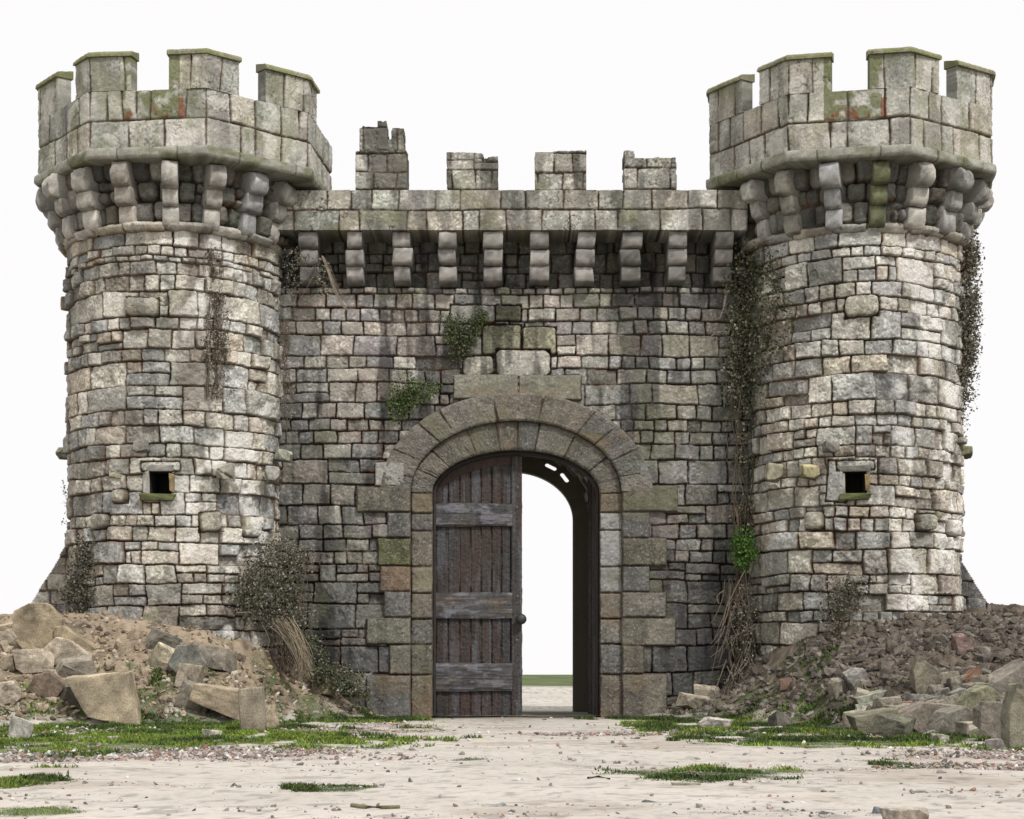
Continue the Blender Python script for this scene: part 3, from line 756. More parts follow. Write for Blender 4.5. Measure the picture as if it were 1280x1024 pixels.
# arch rings: u along the arc, v across the ring
def ringmap(Ea, Eb, Yf, v0, v1):
    def f(U, V, H):
        t = pi-U/1.9; k = (V-v0)/(v1-v0)
        a = Ea[0]+(Eb[0]-Ea[0])*k; b = Ea[1]+(Eb[1]-Ea[1])*k
        return np.stack([XC+a*np.cos(t), Yf-H, ZS+b*np.sin(t)], -1)
    def i(U, V, t): return f(U, V, 0*U-t)
    return f, i
def granite_post(q):
    def p(s):
        U, V = s.U, s.V
        sp = sst(.68, .80, fbm(U*55, V*55, q+1, 2)); blend(s, sp*s.m, (.42, .42, .39), .40)
        blend(s, sst(.56, .7, fbm(U*1.8, V*1.8, q+2, 4))*s.m, (.135, .13, .08), .5)
        blend(s, sst(.62, .72, fbm(U*1.5, V*1.8, q+3, 3))*s.m, (.19, .14, .085), .4)
    return p
def ring(Ea, Eb, Yf, thick, angs, seed, pal, res=.0125):
    L = pi*1.9; w = (Eb[0]-Ea[0]+Eb[1]-Ea[1])/2
    fl = Field(0, L, 0, w, res, seed, warp=.35)
    aa = sorted(180-a for a in angs)
    for a, b in zip(aa[:-1], aa[1:]):
        fl.stone(R_(a)*1.9, R_(b)*1.9, -.1, w+.1, pal[fl.rng.integers(len(pal))]*fl.rng.uniform(.93, 1.08), off=fl.rng.normal(0, .008), bulge=.008, r=.015, gap=.009, tu=0, tv=0, rough=.016)
    fl.finish(depth=.03, edge=.012, rust=.3, lichen=.35, dirt=.3, crack=.5, post=granite_post(seed))
    ed = np.minimum(fl.V, w-fl.V); fl.H -= .02*(1-sst(0, .03, ed))
    f, i = ringmap(Ea, Eb, Yf, 0, w); mb = MB(); put_field(mb, fl, f, None, thick, i, 5, False)
    return mb
sur = ring(E1, E2, 26.93, .35, [0, 12, 26, 42, 54.5, 78, 100, 125, 136, 154, 168, 180], 5000, PAL_G*1.12)
def rects(mb, L, Yf, thick, seed, pal, u0, u1, v0, v1, rough=.016):
    fl = Field(u0, u1, v0, v1, .0125, seed, warp=.4)
    for k, (x0, x1, y0, y1, *c) in enumerate(L):
        cl = np.array(c[0])*.95 if c else pal[fl.rng.integers(len(pal))]*fl.rng.uniform(.93, 1.08)
        fl.stone(wx(x0), wx(x1), wz(y1), wz(y0), cl, off=fl.rng.normal(.0, .012), bulge=.01, r=.02, gap=.009, tu=0, tv=0, rough=rough, shear=0)
    fl.finish(depth=.05, edge=.016, rust=.3, lichen=.35, dirt=.35, crack=.6, post=granite_post(seed))
    f, i = wallmap(Yf); put_field(mb, fl, f, (fl.I >= 0) & (fl.D > -.013), thick, i, 3, False)
    return fl
QL = [(446, 513, 609, 641, (.155, .145, .118)), (484, 513, 641, 673), (472, 513, 673, 708, (.125, .13, .065)), (475, 513, 708, 740, (.205, .15, .108)), (480, 513, 740, 772), (458, 513, 772, 806, (.165, .16, .13)), (486, 513, 806, 843), (457, 513, 843, 899)]
QR = [(778, 847, 606, 641, (.145, .137, .105)), (778, 812, 641, 673), (778, 833, 673, 708, (.14, .132, .10)), (778, 812, 708, 740), (778, 833, 740, 772), (778, 845, 772, 808, (.165, .155, .125)), (778, 805, 808, 843), (778, 834, 843, 899)]
rects(sur, [(x0, x1+1, a, b, *c) for x0, x1, a, b, *c in QL], 26.93, .12, 5100, PAL_G*1.1, wx(440), wx(513.6), 0, wz(606))
rects(sur, [(x0-1, x1, a, b, *c) for x0, x1, a, b, *c in QR], 26.93, .12, 5200, PAL_G*1.1, wx(777), wx(852), 0, wz(604))
rects(sur, [(468, 512, 577, 609, (.30, .29, .27))], 26.95, .1, 5250, PAL_G*1.3, wx(462), wx(505), wz(610), wz(570))
rects(sur, [(566, 648, 468, 500, (.19, .185, .15)), (648, 727, 468, 500, (.20, .195, .155))], 26.95, .1, 5300, PAL_G*1.3, wx(560), wx(732), wz(503), wz(463))
sur.build("arch_surround", M_granite, gw)
inr = ring(E0, E1, 27.03, .30, [0, 12, 30, 55, 77, 89, 101, 118, 143, 160, 180], 5400, PAL_G*.95)
JL = [(513, 541, 605, 641), (513, 541, 641, 663), (513, 541, 663, 708), (513, 541, 708, 741, (.22, .19, .15)), (513, 541, 741, 774), (513, 541, 774, 806), (513, 541, 806, 844), (513, 541, 844, 900, (.16, .125, .10))]
JR = [(749.5, 781, 605, 641), (749.5, 781, 641, 663, (.30, .30, .30)), (749.5, 781, 663, 708, (.27, .27, .27)), (749.5, 781, 708, 741, (.24, .24, .24)), (749.5, 781, 741, 774), (749.5, 781, 774, 806), (749.5, 781, 806, 844), (749.5, 781, 844, 900, (.15, .125, .10))]
rects(inr, JL, 27.03, .30, 5500, PAL_G*.95, wx(513), wx(540.5), 0, wz(617))
rects(inr, JR, 27.03, .30, 5600, PAL_G*.95, wx(750), wx(781), 0, wz(617))
inr.build("inner_arch", M_granite, gw)

# ---- passage behind the gate: walls, vault and far arch
PA, PB, PS = 1.38, 1.25, 3.5
prof = [(-PA, z) for z in np.linspace(-.05, PS, 60)][:-1]+[(PA*cos(pi-t), PS+PB*sin(t)) for t in np.linspace(0, pi, 90)]+[(PA, z) for z in np.linspace(PS, -.05, 60)][1:]
prof = np.array(prof); sl_ = np.concatenate([[0], np.cumsum(np.hypot(*np.diff(prof, axis=0).T))])
tf = Field(0, sl_[-1], 27.36, 31.5, .025, 6000)
# courses run along the passage: lay with the axes as they are, arc length as height
for k in range(30):
    pass
tf2 = Field(27.36, 31.5, 0, sl_[-1], .025, 6000)
tf2.lay(27.3, 31.6, 0, sl_[-1], PAL_W*1.5, hs=(.2, .32), ws=(.8, 1.9), off=.02); tf2.finish(depth=.05, dirt=.5)
nrm = np.gradient(prof, axis=0); nrm = np.stack([nrm[:, 1], -nrm[:, 0]], -1); nrm /= np.linalg.norm(nrm, axis=1)[:, None]
def tun(U, V, H):
    px = np.interp(V, sl_, prof[:, 0]); pz = np.interp(V, sl_, prof[:, 1])
    nx = np.interp(V, sl_, nrm[:, 0]); nz = np.interp(V, sl_, nrm[:, 1])
    return np.stack([XC+px+nx*H, U, pz+nz*H], -1)
mb = MB(); put_field(mb, tf2, tun, None, .3, lambda U, V, t: tun(U, V, 0*U-t), 3, True)
mb.build("passage_vault", M_stone, gw)
# far arch plate with two slots
def curve_plate(name, outer, holes, Y0, t, color, parent, mat):
    cu = bpy.data.curves.new(name, 'CURVE'); cu.dimensions = '2D'; cu.fill_mode = 'BOTH'; cu.extrude = t/2; cu.bevel_depth = .008
    for pts in [outer]+holes:
        sp = cu.splines.new('POLY'); sp.points.add(len(pts)-1)
        for q, (a, b) in zip(sp.points, pts): q.co = (a, b, 0, 1)
        sp.use_cyclic_u = True
    ob = bpy.data.objects.new(name, cu); col.objects.link(ob)
    me = bpy.data.meshes.new_from_object(ob.evaluated_get(bpy.context.evaluated_depsgraph_get()))
    bpy.data.objects.remove(ob); bpy.data.curves.remove(cu)
    V = np.array([v.co for v in me.vertices]); V = np.stack([V[:, 0], Y0-V[:, 2], V[:, 1]], -1)
    mb = MB()
    fq = [list(p.vertices) for p in me.polygons]
    tri = []
    for p in fq:
        for k in range(1, len(p)-1): tri.append((p[0], p[k], p[k+1]))
    cc = np.array(color)*(.7+.6*fbm(V[:, 0]*5+3, V[:, 2]*5, 6100, 3))[:, None]
    mb.add(V, tri, cc); bpy.data.meshes.remove(me)
    return mb.build(name, mat, parent, smooth=False)
oa, ob_, os_ = 1.12, .89, 3.49
arch = [(oa*cos(t), os_+ob_*sin(t)) for t in np.linspace(0, pi, 40)]
outer = [(1.62, -.05), (1.62, 3.5)]+[(XC+1.56*cos(t), 3.5+1.45*sin(t)) for t in np.linspace(0, pi, 30)]+[(-1.5, 3.5), (-1.5, -.05), (-oa, -.05)]+arch[::-1]+[(oa, -.05)]
def slot(x0, z0, x1, z1, w):
    d = Vector((x1-x0, z1-z0)); n = Vector((-d.y, d.x)).normalized()*w/2; e = d.normalized()*.03
    a = Vector((x0, z0)); b = Vector((x1, z1))
    return [tuple(p) for p in (a+n+e, b+n-e, b+n*.4, b-n*.4, b-n-e, a-n+e, a-n*.4, a+n*.4)]
holes = [slot(.60, 4.52, .82, 4.41, .10), slot(.89, 4.36, 1.03, 4.18, .10)]
curve_plate("far_arch", outer, holes, 31.62, .22, (.20, .19, .15), gw, M_stone)

# ---- timber frame
YF = 27.22
def arcpts(a, b, n=40): return [(XC+a*cos(t), ZS+b*sin(t)) for t in np.linspace(pi, 0, n)]
mb = MB()
po = [(XC-1.325, -.02)]+arcpts(1.325, .69)+[(XC+1.325, -.02)]
pi_ = [(XC-1.262, -.02)]+arcpts(1.262, .625)+[(XC+1.262, -.02)]
pc = [(XC-1.29, -.02)]+arcpts(1.29, .655)+[(XC+1.29, -.02)]
V = []; rows = [(po, YF), (pc, YF-.02), (pi_, YF), (pi_, YF+.20), (po, YF+.20)]
for P, y in rows: V += [(a, y, b) for a, b in P]
n = len(po); Fc = []
for r in range(4):
    for k in range(n-1): Fc.append((r*n+k, r*n+k+1, (r+1)*n+k+1, (r+1)*n+k))
mb.add(V, Fc, (.035, .030, .028)); mb.build("door_frame", M_wood, gw, smooth=False)

# ---- plank doors
def door_leaf(x0, x1, hinge_left, name, place, seed, ledges=True):
    """leaf in its own plane: u across (0 at hinge), v up; place(U,V,H) puts it in the world"""
    W_ = x1-x0
    def topz(u):          # curve of the arch above the leaf
        xx = (x0+u-XC) if hinge_left else (x1-u-XC)
        return ZS-.0+.605*np.sqrt(np.maximum(1-(xx/1.255)**2, 0))
    fl = Field(0, W_, .03, ZS+.62, .010, seed, warp=.15)
    g = fl.rng; px = [545, 560, 574.5, 588.5, 601.5, 614.5, 627, 638.5]
    us = [(p-545)*27.3/F for p in px]
    cols = [(.050, .044, .042), (.050, .048, .048), (.052, .040, .037), (.050, .041, .038), (.050, .047, .044), (.052, .040, .038), (.050, .050, .052)]
    for k in range(7):
        fl.stone(us[k], us[k+1], -.5, 5, np.array(cols[k]), off=g.normal(0, .004), bulge=.004, r=.01, gap=.010, tu=0, tv=0, rough=.006, shear=0)
    fl.stone(us[7], W_+.1, -.5, 5, np.array((.055, .052, .051)), off=.03, bulge=.006, r=.01, gap=.01, tu=0, tv=0, rough=.006, shear=0)
    fl.finish(depth=.02, edge=.008, rust=0, lichen=0, dirt=0, crack=0, joint=(.012, .01, .01))
    gr = fbm(fl.U*70, fl.V*2.2, seed+5, 4); fl.H += .006*(gr-.5); fl.C *= (.55+.9*gr)[..., None]
    wr = sst(.54, .66, fbm(fl.U*14, fl.V*1.1, seed+6, 4)); blend(fl, wr*fl.m, (.12, .125, .14), .45)
    wb = sst(.52, .66, fbm(fl.U*9, fl.V*.9, seed+7, 3)); blend(fl, wb*fl.m, (.062, .034, .027), .4)
    T = topz(fl.U)
    # arched rail along the top: raised border following the curve
    rim = (fl.V > T-.13) & (fl.U < us[7]); rb = rim.astype(float)
    fl.H = np.where(rim, .028, fl.H); fl.C = np.where(rim[..., None], np.array((.055, .037, .032))*(.6+.8*gr)[..., None], fl.C)
    # clamp the vertices above the curve onto it so the edge is clean
    mask = fl.V <= T+.0101; fl.V = np.minimum(fl.V, T)
    mb = MB(); put_field(mb, fl, place, mask, .07, lambda U, V, t: place(U, V, 0*U-t), 2, True)
    d = mb.build(name, M_wood, gw)
    for k, (y0, y1) in enumerate(((630, 658), (741, 773), (829, 864)) if ledges else ()):
        z0, z1 = wz(y1, 27.3), wz(y0, 27.3); lf = Field(.0, (640.5-545)*27.3/F, z0, z1, .010, seed+20+k, warp=0)
        lf.stone(-1, 3, z0-1, z1+1, np.array((.075, .073, .076)), r=.01, rough=.0, tu=0, tv=0); lf.finish(rust=0, lichen=0, dirt=.3, crack=.3, depth=.02)
        gg = fbm(lf.U*2.6, lf.V*45, seed+30+k, 4); lf.H = .062+.022*(gg-.5)+.02*(fbm(lf.U*4, lf.V*6, seed+31+k, 3)-.5); lf.C *= (.5+1.0*gg)[..., None]
        blend(lf, sst(.55, .68, fbm(lf.U*5, lf.V*16, seed+40+k, 4)), (.19, .19, .21), .6)
        blend(lf, sst(.58, .7, fbm(lf.U*3, lf.V*7, seed+41+k, 3)), (.12, .09, .06), .4)
        t = (lf.V-z0)/(z1-z0)
        lf.V = lf.V+.016*(fbm(lf.U*2.3, lf.U*0, seed+50+k, 3)-.5)*np.where(t > .5, 1, -1)*np.abs(t-.5)*2+(.012*np.sin(lf.U*2.6) if k == 0 else 0)*t
        lf.H = lf.H-.014*sst(.4, .5, np.abs(t-.5))
        lb = MB(); put_field(lb, lf, place, None, .05, lambda U, V, t_: place(U, V, 0*U+.02), 2, False)
        lb.build("ledge", M_wood, d)
    return d, W_
xh = wx(545, 27.3); xe = wx(652.5, 27.3)
def place_left(U, V, H): return np.stack([xh+U, 27.32-H+0*V, V+0*U], -1)
dl_, W1 = door_leaf(xh, xe, True, "door", place_left, 7000)
ang = R_(86.5); xhr = XC+1.255
def place_right(U, V, H):         # swung inwards into the passage, hinged on the right jamb
    return np.stack([xhr-U*cos(ang)-H*sin(ang)*1., 27.36+U*sin(ang)-H*cos(ang)*1.+0*V, V+0*U], -1)
dr_, W2 = door_leaf(XC+.15, xhr, False, "door", place_right, 7100, False)
def ball(name, c, r, mat, parent, color, sq=1.):
    mb = MB(); n, m = 14, 10; V = []; Fc = []
    for j in range(m+1):
        for i in range(n):
            a = 2*pi*i/n; b = pi*j/m
            V.append((c[0]+r*sin(b)*cos(a), c[1]+r*sq*sin(b)*sin(a), c[2]+r*cos(b)))
    for j in range(m):
        for i in range(n):
            Fc.append((j*n+i, (j+1)*n+i, (j+1)*n+(i+1) % n, j*n+(i+1) % n))
    mb.add(V, Fc, color); return mb
kb = ball("knob", at(651.5, 774, 27.18), .085, M_iron, dl_, (.03, .032, .028), .8)
k0 = at(651.5, 774, 27.18); kb.tube([k0, (k0.x, 27.3, k0.z)], .03, .04, (.03, .03, .03), 10)
kb.build("knob", M_iron, dl_)
for (x, y) in ((634, 651), (647, 609), (646, 634), (647, 745), (646, 800), (646, 880)):
    p = at(x, y, 27.25); ball("rivet", p, .014, M_iron, dl_, (.16, .16, .16), .6).build("rivet", M_iron, dl_)
# worn threshold
mb = MB(); sf = Field(XC-1.33, XC+1.33, 27.0, 27.6, .02, 7300); sf.stone(-3, 3, 26, 29, np.array((.17, .16, .13))); sf.finish(depth=.01)
put_field(mb, sf, lambda U, V, H: np.stack([U, V, gz(U, V)*0+.022+.2*H], -1)); mb.build("threshold", M_granite, gw)

# ------------------------------------------------------------------ plants
def leaves(mb, P, size, cols, seed, up=.0):
    rg = np.random.default_rng(seed); n = len(P); P = np.asarray(P, float)
    s = size*1.25*rg.uniform(.5, 1.5, n)[:, None]
    a = rg.normal(0, 1, (n, 3)); a[:, 2] += up; a /= np.linalg.norm(a, axis=1)[:, None]
    b = np.cross(a, rg.normal(0, 1, (n, 3))); b /= np.linalg.norm(b, axis=1)[:, None]
    nn = np.cross(a, b)
    V = np.stack([P+a*s, P+b*s*.55+nn*s*.12, P-a*s*.7, P-b*s*.55+nn*s*.12], 1).reshape(-1, 3)
    Q = np.arange(4*n).reshape(n, 4)
    cols = np.array(cols); c = cols[rg.integers(len(cols), size=n)]*rg.uniform(.6, 1.5, n)[:, None]
    mb.add(V, Q, np.repeat(c, 4, 0))
def clumps(rg, centers, spread, per):
    out = []
    for c in centers: out.append(np.array(c)+np.clip(rg.normal(0, 1, (per, 3)), -1.6, 1.6)*np.array(spread))
    return np.vstack(out)
def wander(rg, a, b, n=8, amp=.08):
    a = np.array(a, float); b = np.array(b, float); L = np.linalg.norm(b-a)
    return [a+(b-a)*t+rg.normal(0, amp*L/3, 3)*(0 < t < 1)*np.array((1, .6, 1)) for t in np.linspace(0, 1, n)]
GREEN = [(.055, .08, .025), (.075, .11, .035), (.10, .13, .045), (.045, .06, .022)]
DUSTY = [(.13, .118, .09), (.095, .085, .062), (.22, .20, .155), (.085, .09, .05), (.06, .053, .042), (.16, .14, .11)]
BROWN = [(.16, .14, .11), (.22, .19, .155), (.11, .09, .07), (.27, .24, .20), (.10, .10, .06)]
def plant(name, label, cat, base, leafP, size, cols, seed, stems=(), sw=.008, stemcol=(.11, .085, .06), leafname="foliage", up=0):
    r = thing(name, label, cat, tuple(base))
    if len(leafP):
        mb = MB(); leaves(mb, leafP, size, cols, seed, up); mb.build(leafname, M_leaf, r, smooth=False)
    if stems:
        mb = MB(); rg = np.random.default_rng(seed+1)
        for st in stems: mb.tube(st, sw*rg.uniform(.6, 1.4), sw*.35, np.array(stemcol)*rg.uniform(.6, 1.4))
        mb.build("stem", M_twig, r)
    return r
def oncyl(cx, x, y, rad, Rr=RS):       # photo x -> point on the tower shaft at pixel x, y (front side)
    X = (x-640)*26.2/F; s = np.clip((X-cx)/(Rr), -.995, .995); a = math.asin(s)
    Yy = CY-(Rr+rad)*cos(a); X = cx+(Rr+rad)*sin(a)
    return np.array((X, Yy, CAMZ+(843-y)*Yy/F))
cL, cR = wx(221, 27.2), wx(1066, 27.2)
rg = np.random.default_rng(99)
def scatter_px(rg, boxes, n):
    """n random pixels in ellipses (x, y, rx, ry, weight)"""
    w = np.array([b[4] for b in boxes], float); w /= w.sum(); out = []
    for k in rg.choice(len(boxes), n, p=w):
        x, y, rx, ry, _ = boxes[k]
        t = rg.uniform(0, 2*pi); q = rg.uniform(0, 1)**.6
        out.append((x+rx*q*cos(t), y+ry*q*sin(t)))
    return out
# ivy over the wall, beside the right tower
cs = [at(x, y, 26.92-.30*rg.random()) if x < 940 else oncyl(cR, x, y, .02+.10*rg.random()) for x, y in scatter_px(rg, [(938, 350, 26, 46, 3), (942, 400, 34, 40, 4), (935, 460, 30, 50, 4), (930, 505, 22, 40, 2), (928, 330, 14, 30, 1), (950, 430, 30, 25, 2), (935, 560, 12, 30, .7), (940, 610, 14, 45, .9), (930, 655, 10, 20, .5), (962, 400, 26, 50, 2.5), (955, 350, 22, 40, 1.5), (950, 480, 20, 40, 1), (960, 370, 30, 60, 3), (925, 420, 22, 90, 3)], 470)]
P = clumps(rg, cs, (.08, .05, .08), 18)
plant("ivy", "dark green ivy filling the corner where the wall meets the right tower", "ivy", (wx(935), 26.7, 0), P, .022, GREEN+DUSTY+DUSTY, 81,
      [wander(rg, at(925+rg.uniform(-8, 12), 850, 26.7), at(925+rg.uniform(-15, 30), rg.uniform(330, 600), 26.75), 14, .03) for _ in range(9)], .014)
# brown ivy on the right tower's outer side
pts = scatter_px(rg, [(1200, 320, 18, 60, 3), (1206, 450, 14, 60, 2), (1196, 300, 12, 45, 2), (1200, 360, 17, 60, 4), (1196, 430, 16, 60, 4), (1190, 490, 13, 50, 3), (1188, 535, 10, 22, 1), (1205, 330, 14, 30, 1.4), (1183, 400, 12, 100, 2), (1206, 400, 12, 80, 3), (1203, 300, 14, 40, 2)], 520)
cs = [at(x, y, 26.9+rg.uniform(-.35, .3)) for x, y in pts]
P = clumps(rg, cs, (.085, .10, .09), 38)
st = [wander(rg, at(rg.uniform(1184, 1200), 550, 26.95), at(rg.uniform(1186, 1215), rg.uniform(262, 400), 26.8), 16, .03) for _ in range(14)]
st += [wander(rg, at(1216, 262, 26.8), at(1222+k, 332-12*k, 26.8), 9, .05) for k in range(2)]
plant("dry_ivy", "half dead brown ivy hanging down the outer edge of the right tower", "ivy", at(1195, 550, 26.9), P, .023, BROWN+DUSTY, 83, st, .006)
# dead ivy on the left tower
pts = scatter_px(rg, [(272, 340, 9, 40, 1), (276, 400, 12, 40, 2), (275, 440, 15, 28, 2.4), (278, 480, 14, 20, 1)], 150)
cs = [oncyl(cL, x, y, rg.uniform(.01, .06)) for x, y in pts]
st = []
for k in range(16):
    x0 = rg.uniform(264, 288); x1 = x0+rg.uniform(-8, 8)
    st.append([oncyl(cL, x0+(x1-x0)*t+rg.normal(0, 1.5), 495-(495-rg.uniform(300, 330))*t, .02+.03*rg.random()) for t in np.linspace(0, 1, 14)])
plant("dead_ivy", "strip of leafless dead ivy down the front of the left tower", "ivy", oncyl(cL, 275, 495, 0), clumps(rg, cs, (.035, .02, .05), 16), .015, BROWN, 85, st, .005)
# ivy on the left skirt
pts = scatter_px(rg, [(106, 715, 20, 42, 3), (100, 750, 24, 22, 2), (112, 690, 14, 20, 1), (92, 735, 14, 24, 1)], 170)
cs = [at(x, y, 25.9+.35*abs(x-115)/40+rg.uniform(-.1, .1)) for x, y in pts]
plant("ivy_bush", "dusty dark ivy over the foot of the left tower by the sloping buttress", "ivy", at(105, 775, 26), clumps(rg, cs, (.06, .06, .07), 22), .019, DUSTY, 87,
      [wander(rg, at(105, 775, 26), at(*p, 26), 7, .08) for p in pts[:10]], .008)
# twigs at the tower's left edge
st = [wander(rg, at(90, y, 27), at(90-rg.uniform(5, 14), y-rg.uniform(10, 40), 27), 6, .12) for y in (662, 655, 650, 645, 640, 635)]
plant("twig_tuft", "thin sprigs growing out of the left tower's outer edge against the sky", "plant", at(90, 655, 27), clumps(rg, [s_[k] for s_ in st[:5] for k in (2, 4, 5)], (.02, .02, .025), 7), .014, BROWN, 89, st, .004)
# big bush between left tower and wall
pts = scatter_px(rg, [(345, 715, 38, 34, 5), (335, 750, 38, 34, 4), (362, 770, 26, 30, 3), (318, 745, 22, 22, 1.5), (372, 700, 18, 14, 1), (378, 800, 18, 28, 1.2), (300, 742, 14, 10, .6), (350, 690, 18, 14, 1)], 420)
cs = [at(x, y, 25.9+.45*(x-300)/90+rg.uniform(-.25, .2)) for x, y in pts]
st = [wander(rg, at(362+rg.uniform(-12, 18), 838, 26.2), at(*pts[k], 26.1), 8, .07) for k in range(26)]
plant("bush", "large dusty bush growing between the left tower and the gate wall", "bush", at(365, 840, 26.2), clumps(rg, cs, (.085, .07, .085), 20), .018, DUSTY+DUSTY+BROWN+GREEN[:2], 91, st, .010)
# dry grass hanging below it
st = []
for k in range(70):
    x0 = 345+rg.uniform(-6, 22); y0 = rg.uniform(770, 790); x1 = 383+rg.uniform(-10, 10); y1 = rg.uniform(820, 852)
    a = np.array(at(x0, y0, 25.8)); b = np.array(at(x1, y1, 25.5)); m = (a+b)/2+np.array((rg.uniform(.05, .16), -.05, rg.uniform(.0, .12)))
    st.append([a*(1-t)**2+2*m*t*(1-t)+b*t*t for t in np.linspace(0, 1, 7)])
st.append([np.array(at(x, y, 25.55)) for x, y in ((296, 766), (312, 765), (324, 774), (331, 786), (337, 800), (334, 814))])
plant("dry_grass", "sheaf of long straw coloured grass drooping below the bush", "grass", at(380, 850, 25.6), [], 0, BROWN, 93, st, .0055, (.24, .20, .14))
# low growth along the wall foot
pts = scatter_px(rg, [(405, 845, 20, 16, 2), (430, 850, 24, 16, 2), (395, 815, 12, 20, 1), (448, 866, 14, 10, 1)], 150)
plant("low_shrub", "low dark green growth at the wall foot left of the arch", "shrub", at(425, 880, 26.7), clumps(rg, [at(x, y, 26.7-.5*rg.random()) for x, y in pts], (.06, .06, .05), 22), .019, DUSTY+GREEN, 95)
# tufts on the wall face
pts = scatter_px(rg, [(578, 415, 22, 20, 3), (574, 438, 16, 14, 1), (600, 400, 12, 10, 1), (560, 400, 8, 8, .5)], 100)
plant("wall_plant", "dark green tuft rooted in the wall above and left of the arch crown", "plant", at(580, 430, 27), clumps(rg, [at(x, y, 26.93-.12*rg.random()) for x, y in pts], (.05, .03, .05), 22), .017, GREEN+DUSTY[:2], 97, [wander(rg, at(580, 440, 26.95), at(*p, 26.85), 5, .1) for p in pts[:7]], .005)
pts = scatter_px(rg, [(512, 490, 26, 16, 3), (500, 510, 16, 20, 1.6), (535, 486, 18, 8, 1)], 100)
plant("wall_plant", "brighter green plant trailing over the stones at the arch's left shoulder", "plant", at(510, 505, 27), clumps(rg, [at(x, y, 26.9-.12*rg.random()) for x, y in pts], (.05, .03, .05), 22), .017, GREEN+[(.09, .13, .04)], 98, [wander(rg, at(515, 500, 26.95), at(*p, 26.85), 5, .1) for p in pts[:7]], .005)
# bright little bush right
pts = scatter_px(rg, [(930, 683, 14, 23, 3), (931, 700, 11, 14, 1)], 80)
plant("small_bush", "small bright green bush in the corner below the ivy", "bush", at(930, 715, 26.6), clumps(rg, [at(x, y, 26.55-.2*rg.random()) for x, y in pts], (.045, .05, .045), 24), .018, [(.06, .12, .02), (.08, .16, .03), (.04, .08, .015)], 101, [wander(rg, at(930, 716, 26.6), at(*p, 26.5), 5, .1) for p in pts[:8]], .005)
# bush at the right tower's foot
pts = scatter_px(rg, [(1050, 745, 26, 24, 3), (1046, 770, 18, 18, 1.5), (1068, 738, 14, 10, 1)], 120)
plant("sparse_bush", "sparse grey green bush against the foot of the right tower", "bush", at(1050, 790, 25.45), clumps(rg, [at(x, y, 25.48-.15*rg.random()) for x, y in pts], (.07, .04, .07), 16), .016, DUSTY+BROWN[:2]+GREEN[:1], 103, [wander(rg, at(1050+rg.uniform(-6, 6), 790, 25.4), at(*p, 25.4), 6, .1) for p in pts[:16]], .005)
# tangle of dry roots right of the arch
st = []
for k in range(95):
    x0 = rg.uniform(905, 950); y0 = rg.uniform(720, 860); x1 = x0+rg.normal(0, 22); y1 = y0+rg.uniform(20, 75)
    y1 = min(y1, 880); x1 = min(max(x1, 888), 985)
    a = np.array(at(x0, y0, 26.7)); b = np.array(at(x1, y1, 26.6-.5*(y1 > 840))); m = (a+b)/2+rg.normal(0, .10, 3)
    st.append([a*(1-t)**2+2*m*t*(1-t)+b*t*t for t in np.linspace(0, 1, 7)])
st += [[np.array(at(x, y, 26.4)) for x, y in L] for L in (((931, 713), (918, 738), (908, 760), (899, 800), (890, 840)), ((945, 780), (920, 795), (905, 812), (897, 835)), ((930, 700), (934, 740), (940, 790), (950, 850)))]
plant("dry_roots", "tangled dry roots and vines in the corner right of the arch", "roots", at(930, 875, 26.6), clumps(rg, [at(x, y, 26.65-.2*rg.random()) for x, y in scatter_px(rg, [(935, 790, 18, 60, 2), (930, 850, 30, 22, 1.5), (950, 830, 20, 40, 1)], 110)], (.05, .06, .06), 16), .016, DUSTY+BROWN, 105, st, .009, (.15, .125, .095))
# broken branch high on the wall near the right tower
br = [[np.array(at(x, y, 26.8)) for x, y in L] for L in (((908, 365), (905, 385), (900, 398), (893, 400)), ((905, 385), (915, 402), (912, 412), (896, 416), (889, 420)), ((905, 385), (914, 374), (918, 366)))]
plant("dead_branch", "pale broken branch stuck to the wall under the last corbel on the right", "branch", at(905, 420, 26.9), [], 0, BROWN, 107, br, .022, (.28, .26, .23))
br = []
for k in range(16):
    o_ = rg.normal(0, 2.2); br.append([np.array(at(x+o_*t_+rg.normal(0, .8), y, 26.55)) for t_, (x, y) in zip((.3, .6, 1, 1.2, 1.6), ((403, 320), (410, 336), (417, 355), (425, 372), (436, 388)))])
br += [[np.array(at(x, y, 26.6)) for x, y in ((403, 320), (392, 345), (375, 375), (357, 397))]]
plant("hanging_straw", "bundle of dry straw hanging from the corbels beside the left tower", "straw", at(410, 320, 26.8), clumps(rg, [at(x, y, 26.75-.2*rg.random()) for x, y in scatter_px(rg, [(400, 350, 12, 26, 2), (365, 345, 10, 26, 1.5), (372, 320, 14, 8, 1)], 60)], (.05, .05, .05), 16), .015, DUSTY+BROWN, 109, br, .005, (.20, .17, .13))
# thin dry vine in the crease by the left tower
st = [[np.array(at(355+rg.normal(0, 3)+(4 if k % 2 else 0), y, 26.6)) for y in np.linspace(400, rg.uniform(470, 560), 10)] for k in range(9)]
plant("dry_vine", "thin dry vine in the crease between the left tower and the wall", "vine", at(356, 560, 26.7), clumps(rg, [s_[k] for s_ in st for k in (1, 3, 5, 7)], (.05, .05, .06), 14), .013, BROWN, 111, st, .006)

